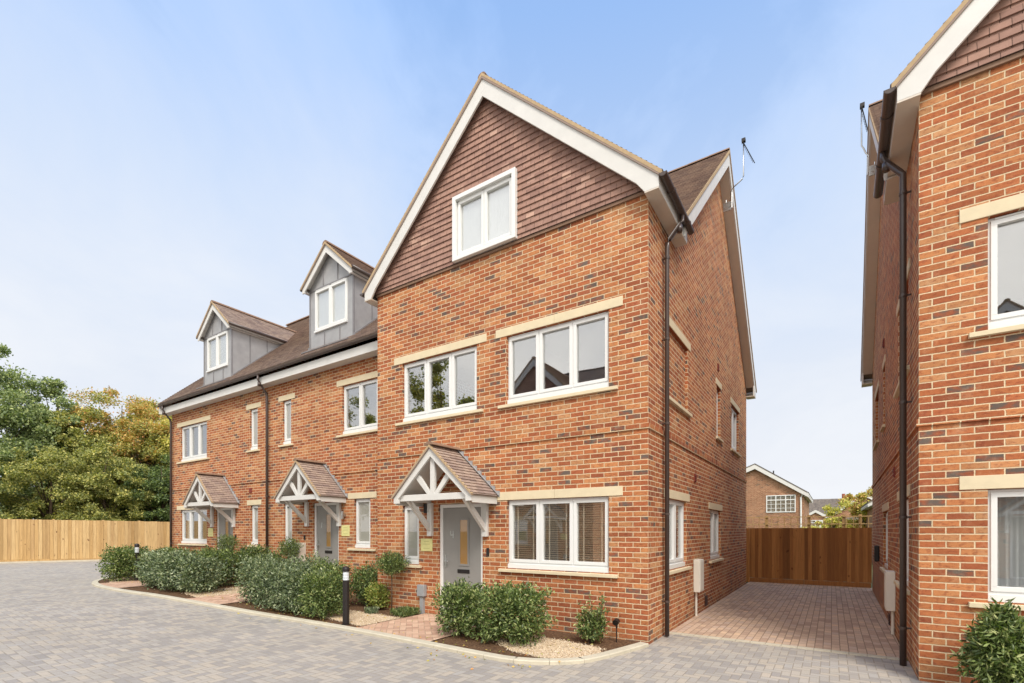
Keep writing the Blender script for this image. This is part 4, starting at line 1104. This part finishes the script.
# dead leaves caught in the planting bed and along the kerb
lx = rng.uniform(-17, -2.7, 420); ly = 5.25+rng.random(420)**2*1.3; lx[:60] = rng.uniform(-16, -3, 60); ly[:60] = 5.0-rng.random(60)**3*.5
LC = np.array([(a, b, gz(a)+(.045 if b > 5.15 else .012)) for a, b in zip(lx, ly)]); LN = rng.normal(size=(420, 3)); LN[:, 2] *= .15
ll = leaf_mesh('leaf_litter', 'leaf_autumn', LC, LN, np.full(420, .045), np.full(420, .026)); ll['kind'] = 'stuff'; ll['label'] = 'dead leaves scattered on the soil and along the kerb'; ll['category'] = 'leaves'
# spot light on a spike and bollards
T = thing('garden_spotlight', 'small black spike spotlight by the corner of the centre house', 'garden light', (-2.60, 6.70, .035))
bm = newbm(); tube(bm, [(0, 0, -.05), (0, 0, .22)], .009, 8); obj('spike', bm, 'black_metal', T)
bm = newbm(); tube(bm, [(0, -.05, .28), (0, .02, .30), (.0, .06, .31)], [.045, .045, .02], 14); tube(bm, [(0, 0, .2), (0, 0, .28)], .014, 8); obj('lamp_head', bm, 'black_metal', T)
def bollard(x, y, h, label):
    T = thing('bollard_light', label, 'bollard', (x, y, gz(x)+.03), 0, 'bollard lights in the planting bed')
    bm = newbm(); lathe(bm, [(.075, 0), (.075, .012), (.056, .014), (.056, h*.76)], seg=24); obj('post', bm, 'black_metal', T, smooth=False)
    bm = newbm(); z = h*.76; prof = [(.048, z)]
    for i in range(5): prof += [(.054, z+.012+i*.026), (.046, z+.022+i*.026)]
    lathe(bm, prof+[(.05, h*.91)], seg=24); obj('lens', bm, 'lamp_glass', T)
    bm = newbm(); lathe(bm, [(.058, h*.91), (.06, h*.93), (.06, h*.955), (.05, h*.985), (.02, h)], seg=24); obj('cap', bm, 'black_metal', T)
bollard(-6.98, 5.40, 1.0, 'black bollard light at the kerb in front of the centre house')
bollard(-16.2, 5.55, 1.05, 'black bollard light among the shrubs at the far end of the bed')

# ------------------------------------------------------------------ fences
def board_fence(name, label, pts, h, mat, bw=.125, closed=True, z0=.12, zf=None, rail_top=False, sub=None, posts=True, group=None):
    T = thing(name, label, 'fence', (pts[0][0], pts[0][1], 0), 0, group); O = Vector((pts[0][0], pts[0][1], 0))
    zf = zf or (lambda p: gz(p.x))
    bm = newbm(); bg = newbm()
    for a, b in zip(pts, pts[1:]):
        a, b = Vector((*a, 0)), Vector((*b, 0)); L = (b-a).length; t = (b-a)/L; nrm = Vector((t.y, -t.x, 0)); n = int(L/bw)
        for i in range(n):
            p = a+t*(L*i/n)-O; z = zf(p+O)+random.uniform(-.006, .006)
            P = lambda u, hh, d: p+t*u+nrm*(d+u*.10)+Vector((0, 0, z+hh))
            box(bm, P, .0, L/n+.012, z0, h, .0, .014)
        m = max(1, round(L/1.8))
        for i in range(m):
            p = a+t*(L*i/m)-O; z = zf(p+O)
            P = lambda u, hh, d: p+t*u+nrm*d+Vector((0, 0, z+hh)); box(bg, P, .004, L/m-.004, -.05, z0-.005, -.01, .028)
            if i or True:
                if posts:
                    q = newbm(); box(q, P, -.05, .05, -.05, h+.03, -.10, .0-.004); obj('post', q, mat, T, bevel=.004)
    obj('boards', bm, mat, T); obj('gravel_board', bg, mat, T)
    bm = newbm()
    for a, b in zip(pts, pts[1:]):
        a, b = Vector((*a, 0)), Vector((*b, 0)); L = (b-a).length; t = (b-a)/L; nrm = Vector((t.y, -t.x, 0)); z = (zf(a)+zf(b))/2
        P = lambda u, hh, d: (a-O)+t*u+nrm*d+Vector((0, 0, z+hh))
        for hh in (.35, h*.5, h-.25): box(bm, P, 0, L, hh, hh+.07, -.06, -.004)
    obj('rail', bm, mat, T)
    return T
fz = lambda p: max(.12, .20+(8.0-p.y)*.011)
board_fence('timber_fence', 'pale new closeboard timber fence along the left side of the road', [(-33.2, -3), (-30.6, 5.4), (-29.05, 8.6), (-28.4, 11.25), (-27.8, 18)], 1.92, 'wood_new', zf=fz)
board_fence('timber_gate', 'brown closeboard timber fence closing the end of the driveway', [(-2.35, 17.25), (.95, 17.25)], 1.72, 'wood_brown', .095, z0=.14, zf=lambda p: 0, posts=False)
bm = newbm(); box(bm, ident, -2.3, -2.17, 0, 1.72, 17.0, 17.1)
o = obj('fence_post', bm, 'wood_brown', bevel=.005); tag(o, 'dark brown timber post at the left end of the driveway fence', 'post')
# open trellis fence behind
T = thing('trellis_fence', 'open timber trellis standing behind the driveway fence', 'fence', (-6, 19.6, 0))
bm = newbm()
x = 0
while x < 12: box(bm, ident, x, x+.02, 1.5, 2.13, 0, .02); x += .20
for z in (1.55, 1.85, 2.10): box(bm, ident, 0, 12, z, z+.03, .02, .045)
obj('slats', bm, 'wood_new', T)
for x in (.2, 2.1, 4.0, 5.3, 6.3, 6.75, 8, 10):
    bm = newbm(); box(bm, ident, x, x+.09, 0, 2.18, .05, .14); obj('post', bm, 'wood_new', T)

# ------------------------------------------------------------------ trees
def tree(name, label, x, y, h, cr, base, mats, n=26000, leaf=.17, clusters=70, group='trees behind the left fence', trunk=.22, conic=0.0, seed=0, flat=1.0):
    rr = np.random.default_rng(seed+100)
    T = thing(name, label, 'tree', (x, y, .05), 0, group)
    zc = (h+base)/2; hz = (h-base)/2
    cc = []
    for i in range(clusters):
        d = rr.normal(size=3); d /= np.linalg.norm(d); r = rr.random()**.4*rr.choice([1, 1, 1, 1.1])
        z = zc+d[2]*hz*r; f = 1-conic*max(0, (z-base)/(h-base))
        cc.append((d[0]*cr*r*f, d[1]*cr*r*f, z, rr.uniform(.10, .21)*cr*(1-.45*conic*max(0, (z-base)/(h-base)))))
    cc = np.array(cc)
    per = n//clusters
    for mi, mat in enumerate(mats):
        Cs, Ns = [], []
        for j, (a, b, c, r) in enumerate(cc):
            if (mats[0] != mats[-1]) and (0 if (rr.random() < (.62 - .55*(c-zc)/max(hz, .1)) or len(mats) == 1) else 1) != mi: continue
            d = rr.normal(size=(per, 3)); d /= np.linalg.norm(d, axis=1, keepdims=True)
            q = d*(rr.random(per)**.5)[:, None]*r*np.array([1.15, 1.15, .75*flat]); q += rr.normal(size=(per, 3))*r*.22
            Cs.append(q+np.array([a, b, c])); nn = d+rr.normal(size=(per, 3))*.8; Ns.append(nn)
        if not Cs: continue
        C = np.concatenate(Cs); N = np.concatenate(Ns); k = len(C); s = rr.uniform(.6, 1.4, k)
        leaf_mesh('crown', mat, C, N, leaf*s, leaf*.62*s, T)
    L = [([(0, 0, -.3), (rr.normal()*.1, rr.normal()*.1, h*.3), (rr.normal()*.2, rr.normal()*.2, h*.62), (0, 0, h*.9)], [trunk, trunk*.75, trunk*.4, trunk*.08])]
    for i in range(min(34, clusters)):
        a, b, c, r = cc[i]; z0 = max(base*.6, c*.55)
        L.append(([(0, 0, z0), (a*.45, b*.45, (z0+c)/2+.15), (a, b, c)], [trunk*.32, trunk*.16, trunk*.04]))
    stems_mesh('trunk', 'bark', L, T)
    return T
tree('evergreen_tree', 'tall dark evergreen at the far left edge behind the timber fence', -42.9, 6.6, 13.6, 4.2, 1.0, ['leaf_pine'], 70000, .15, 230, conic=.45, seed=1, trunk=.3)
tree('evergreen_tree', 'shorter dark evergreen just right of the tallest one behind the timber fence', -42.6, 10.2, 11.4, 3.2, 1.0, ['leaf_pine'], 56000, .15, 170, conic=.4, seed=21, trunk=.3)
tree('evergreen_tree', 'evergreen at the left frame edge behind the pale fence', -41.5, 3.2, 11.8, 3.0, 1.0, ['leaf_pine'], 40000, .18, 170, conic=.35, seed=22, trunk=.3)
tree('autumn_tree', 'tree with orange autumn top rising in the middle of the tree line', -42.3, 13.6, 11.6, 3.6, 2.0, ['leaf_tree', 'leaf_autumn'], 70000, .135, 260, seed=2)
tree('autumn_tree', 'second turning tree with rusty leaves right of the orange one', -39.2, 14.2, 10.4, 2.6, 2.0, ['leaf_tree', 'leaf_autumn'], 52000, .135, 190, seed=3)
tree('broadleaf_tree', 'yellow-green tree just left of the end house roof', -37.5, 16.6, 10.2, 2.8, 1.5, ['leaf_tree', 'leaf_yellow'], 52000, .135, 190, seed=4)
tree('broadleaf_tree', 'green broadleaf between the evergreen and the orange tree', -41.0, 11.2, 9.6, 2.6, 1.0, ['leaf_tree'], 38000, .16, 170, seed=5)
for i, (x, y, h, r, m, l) in enumerate([(-37.9, 5.6, 7.2, 2.3, 'leaf_pine', 'dark bushy understorey tree below the evergreen'), (-36.8, 8.4, 6.4, 2.2, 'leaf_tree', 'low green tree over the fence left of the middle of the tree line'), (-35.9, 10.9, 6.8, 2.1, 'leaf_tree', 'low tree over the fence below the orange crown'),
                                         (-34.9, 13.2, 6.2, 2.0, 'leaf_deep', 'dark low tree by the right end of the pale fence'), (-33.8, 15.6, 7.0, 2.1, 'leaf_yellow', 'yellowing low tree beside the end house downpipe'), (-38.5, 2.0, 7.5, 2.4, 'leaf_pine', 'dark understorey tree at the left frame edge'),
                                         (-40.5, 16.5, 8.0, 2.8, 'leaf_tree', 'green tree in the second row behind the turning trees')]):
    tree('understorey_tree', l, x, y, h, r, .2, [m], 30000, .12, 120, seed=30+i, trunk=.12)
# behind the viewer, seen in reflections
tree('broadleaf_tree', 'tree standing opposite the houses, seen only reflected in the window glass', -21.8, -10.5, 12.6, 3.6, 2.0, ['leaf_tree'], 20000, .2, 80, group='trees across the road', seed=50)
tree('broadleaf_tree', 'second reflected tree opposite, beyond the first', -31, -9, 12, 4.2, 2.0, ['leaf_tree'], 16000, .2, 70, group='trees across the road', seed=51)
# autumn bush seen over the driveway fence
tree('autumn_bush', 'yellow and orange autumn bush beyond the driveway fence', 1.9, 36.5, 4.25, 1.9, .3, ['leaf_yellow', 'leaf_autumn'], 14000, .12, 60, group='garden bushes beyond the driveway', seed=60, trunk=.06)
tree('autumn_bush', 'low yellow bush left of the taller one beyond the driveway fence', -.2, 35.5, 3.0, 1.2, .2, ['leaf_yellow'], 8000, .11, 40, group='garden bushes beyond the driveway', seed=61, trunk=.05)

# ------------------------------------------------------------------ houses beyond
def far_window(H, P, a0, a1, h0, h1, n, grid=(2, 3)):
    bm = newbm(); fw = .07
    for q in ((a0, a1, h0, h0+fw), (a0, a1, h1-fw, h1), (a0, a0+fw, h0+fw, h1-fw), (a1-fw, a1, h0+fw, h1-fw)): box(bm, P, *q, 0, .05)
    w = (a1-a0)/n
    for k in range(1, n): box(bm, P, a0+k*w-fw/2, a0+k*w+fw/2, h0+fw, h1-fw, 0, .048)
    t = h0+(h1-h0)*.72; box(bm, P, a0+fw, a1-fw, t-.035, t+.035, .0, .046)
    for k in range(n):
        for i in range(1, grid[0]): x = a0+(k+i/grid[0])*w; box(bm, P, x-.015, x+.015, h0+fw, h1-fw, .0, .035)
        for i in range(1, grid[1]): z = h0+(t-h0)*i/grid[1]; box(bm, P, a0+k*w, a0+(k+1)*w, z-.015, z+.015, .0, .034)
    f = obj('window', bm, 'white_pvc', H)
    bm = newbm(); box(bm, P, a0+.03, a1-.03, h0+.03, h1-.03, .002, .012); obj('pane', bm, 'glass', f)
    bm = newbm(); box(bm, P, a0+.03, a1-.03, h0+.03, h1-.03, -.002, .001); obj('curtain', bm, 'room', f)
    return f
def simple_gable(name, label, x0, x1, y0, depth, eave, apexx, apex, roofmat='grey_tile', wallmat='brick_far', over=.3, rz=0, barge=.28):
    H = thing(name, label, 'house', (x0, y0, 0), rz, 'older houses beyond the driveway fence')
    P = lambda a, h, d: Vector((a-x0, -d, h))
    bm = newbm(); pts = [(x0, -.2), (x1, -.2), (x1, eave), (apexx, apex), (x0, eave)]
    for d in (0, -depth): bm.faces.new([bm.verts.new(P(a, h, d)) for a, h in pts])
    for i in range(5):
        a, b = pts[i], pts[(i+1) % 5]
        if i in (2, 3): continue
        bm.faces.new([bm.verts.new(P(*a, 0)), bm.verts.new(P(*b, 0)), bm.verts.new(P(*b, -depth)), bm.verts.new(P(*a, -depth))])
    obj('wall', bm, wallmat, H, fix=False)
    bm = newbm(); bw = newbm()
    for xe, s in ((x0, -1), (x1, 1)):
        run = abs(apexx-xe); k = (apex-eave)/run; ang = math.atan(k); ex = xe+s*over; ez = eave-over*k+.12; L = (run+over)/cos(ang)
        F = lambda u, v, n: P(ex-s*(v*cos(ang)-n*sin(ang)), ez+v*sin(ang)+n*cos(ang), .3-u)
        tiles(bm, F, [(0, 0), (depth+.6, 0), (depth+.6, L), (0, L)], .16, .02, .07)
        prism(bw, P, [(ex, ez-.07), (apexx, apex+.12-.07), (apexx, apex+.05-barge), (ex, ez-.05-barge*.9)], .24, .29)
        prism(bw, P, [(ex, ez-.07-.0), (ex-s*.03, ez-.07), (ex-s*.03, ez-barge), (ex, ez-barge)], .24, -depth-.3)
        prism(bw, P, [(xe, ez-barge*.7), (ex, ez-barge*.7), (ex, ez-barge*.7-.02), (xe, ez-barge*.7-.02)], .24, -depth)
    obj('roof', bm, roofmat, H); obj('bargeboard', bw, 'white_wood', H)
    return H, P
h1, P1 = simple_gable('older_house', 'brown brick gable house with a white Georgian-bar window beyond the driveway fence', -10.6, -1.75, 43.2, 10, 4.6, -5.1, 6.85, barge=.36)
far_window(h1, P1, -4.32, -2.3, 3.05, 4.40, 3)
bm = newbm(); tube(bm, [P1(-1.95, -.1, .08), P1(-1.95, 4.15, .08), P1(-1.85, 4.4, .2), P1(-1.5, 4.5, .25)], .06, 8); obj('downpipe', bm, 'white_pvc', h1)
bm = newbm(); tube(bm, [P1(-3.9, 6.0, -1), P1(-3.9, 6.45, -1)], .05, 8); obj('vent_pipe', bm, 'black_metal', h1)
# long low roof behind with a small gabled porch
h2 = thing('older_house', 'distant house with a long low brown roof and small white gabled dormer', 'house', (-3, 66, 0), 0, 'older houses beyond the driveway fence')
Q = lambda a, h, d: Vector((a+3, -d, h))
bm = newbm(); box(bm, Q, -9, 10, -.2, 2.9, -8, 0); obj('wall', bm, 'brick_far', h2)
bm = newbm(); F = lambda u, v, n: Q(u, 2.8+v*.57+n*.82, .4-v*.82+n*.57); tiles(bm, F, [(-9.4, 0), (10.4, 0), (10.4, 4.6), (-9.4, 4.6)], .2, .03, .1)
F = lambda u, v, n: Q(u, 2.8+v*.57+n*.82, -7.2+v*.82-n*.57); tiles(bm, F, [(-9.4, 0), (10.4, 0), (10.4, 4.6), (-9.4, 4.6)], .2, .03, .1)
obj('roof', bm, 'grey_tile', h2)
bm = newbm(); prism(bm, Q, [(-2.9, 1.9), (-.1, 1.9), (-.1, 2.9), (-1.5, 3.8), (-2.9, 2.9)], -.5, 1.6); dm = obj('dormer', bm, 'brick_far', h2)
bm = newbm()
for s in (-1, 1): prism(bm, Q, [(-1.5, 3.95), (-1.5, 3.65), (-1.5+s*1.7, 2.6), (-1.5+s*1.7, 2.9)], 1.55, 1.8)
obj('dormer_bargeboard', bm, 'white_wood', dm)
far_window(h2, lambda a, h, d: Q(a, h, d+1.62), -2.2, -.8, 1.7, 2.8, 2, (2, 2))
h3, P3 = simple_gable('older_house', 'orange brick house with a white bargeboard and flue pipe, far right beyond the fence', -.1, 6.6, 66.0, 10, 3.4, 3.0, 5.75, wallmat='brick_far', barge=.4)
bm = newbm(); tube(bm, [P3(1.2, 4.2, -4), P3(1.2, 6.0, -4)], .18, 10); obj('flue', bm, 'chimney_red', h3)
h4, P4 = simple_gable('older_house', 'grey-roofed house whose eaves show at the right wall of the driveway', 1.75, 7, 29, 8, 3.05, 4.4, 4.6, barge=.2)

# ------------------------------------------------------------------ sky, sun, camera
W = bpy.data.worlds.new('World'); S.world = W; W.use_nodes = True; nt = W.node_tree; nt.nodes.clear()
SUN_EL, SUN_AZ = radians(50), radians(138)                              # azimuth clockwise from +Y
class WN(NT):
    def __init__(s): s.t = nt
w = WN(); sky = w.n('ShaderNodeTexSky', sky_type='NISHITA', sun_disc=False)
sky.sun_elevation = SUN_EL; sky.sun_rotation = SUN_AZ; sky.air_density = 1.0; sky.dust_density = .6; sky.ozone_density = 1.0
gen = w.n('ShaderNodeTexCoord').outputs['Generated']; X, Y, Z = w.sep(gen)
zz = w.math('MAXIMUM', Z, .02)
cv = w.comb(w.math('DIVIDE', X, w.math('ADD', zz, .35)), w.math('DIVIDE', Y, w.math('ADD', zz, .35)), 0.0)
cn = w.noise(1.6, cv, 7, .6, .4); cn2 = w.noise(.7, cv, 3)
cl = w.math('MULTIPLY', w.math('SUBTRACT', w.math('MULTIPLY', cn, w.math('ADD', cn2, .5)), .44), 3.6, clamp=True)
haze = w.math('POWER', w.math('SUBTRACT', 1.0, zz, clamp=True), 3.0)
back = w.math('MULTIPLY_ADD', w.math('ADD', w.math('MULTIPLY', X, .45), w.math('MULTIPLY', Y, -.89)), 1.6, .15, clamp=True)  # unseen sky behind the camera, whitened and brightened to add frontal fill
f = w.math('ADD', w.math('MULTIPLY', haze, .80), w.math('ADD', .82, w.math('MULTIPLY', cl, .40)), clamp=True)
WHITE = (6.6, 6.9, 7.6, 1)
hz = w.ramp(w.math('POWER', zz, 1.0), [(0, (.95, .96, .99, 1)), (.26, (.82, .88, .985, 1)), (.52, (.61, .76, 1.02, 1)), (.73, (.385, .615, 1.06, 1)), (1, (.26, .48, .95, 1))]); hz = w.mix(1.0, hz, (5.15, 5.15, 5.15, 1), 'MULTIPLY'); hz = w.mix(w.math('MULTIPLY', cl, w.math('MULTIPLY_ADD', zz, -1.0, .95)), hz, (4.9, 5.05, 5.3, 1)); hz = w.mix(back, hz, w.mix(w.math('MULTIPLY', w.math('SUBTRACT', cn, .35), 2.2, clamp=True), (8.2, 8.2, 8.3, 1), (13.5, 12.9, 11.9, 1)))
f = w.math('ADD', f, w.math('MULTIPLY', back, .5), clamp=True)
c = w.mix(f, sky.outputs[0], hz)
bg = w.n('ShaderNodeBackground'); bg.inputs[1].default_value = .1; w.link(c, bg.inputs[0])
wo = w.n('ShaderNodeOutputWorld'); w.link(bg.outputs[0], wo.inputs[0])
sl = bpy.data.lights.new('sun', 'SUN'); sl.energy = 1.75; sl.angle = radians(20); sl.color = (1, .94, .86)
so = bpy.data.objects.new('sun', sl); link(so)
dirv = Vector((sin(SUN_AZ)*cos(SUN_EL), cos(SUN_AZ)*cos(SUN_EL), sin(SUN_EL)))
so.rotation_euler = dirv.to_track_quat('Z', 'Y').to_euler(); so.location = (0, -5, 20)

cam = bpy.data.cameras.new('camera'); co = bpy.data.objects.new('camera', cam); link(co)
co.location = (0, 0, 1.65); co.rotation_euler = (radians(90), 0, math.atan(319.5/485))
cam.sensor_width = 36; cam.lens = 36*485/1024; cam.shift_y = (530.3-341.5)/1024; cam.clip_end = 2000; cam.clip_start = .05
S.camera = co
S.view_settings.view_transform = 'Standard'; S.view_settings.look = 'None'; S.view_settings.gamma = 1; S.view_settings.use_curve_mapping = False
S.view_settings.exposure = .90
S.cycles.max_bounces = 8; S.cycles.transparent_max_bounces = 12
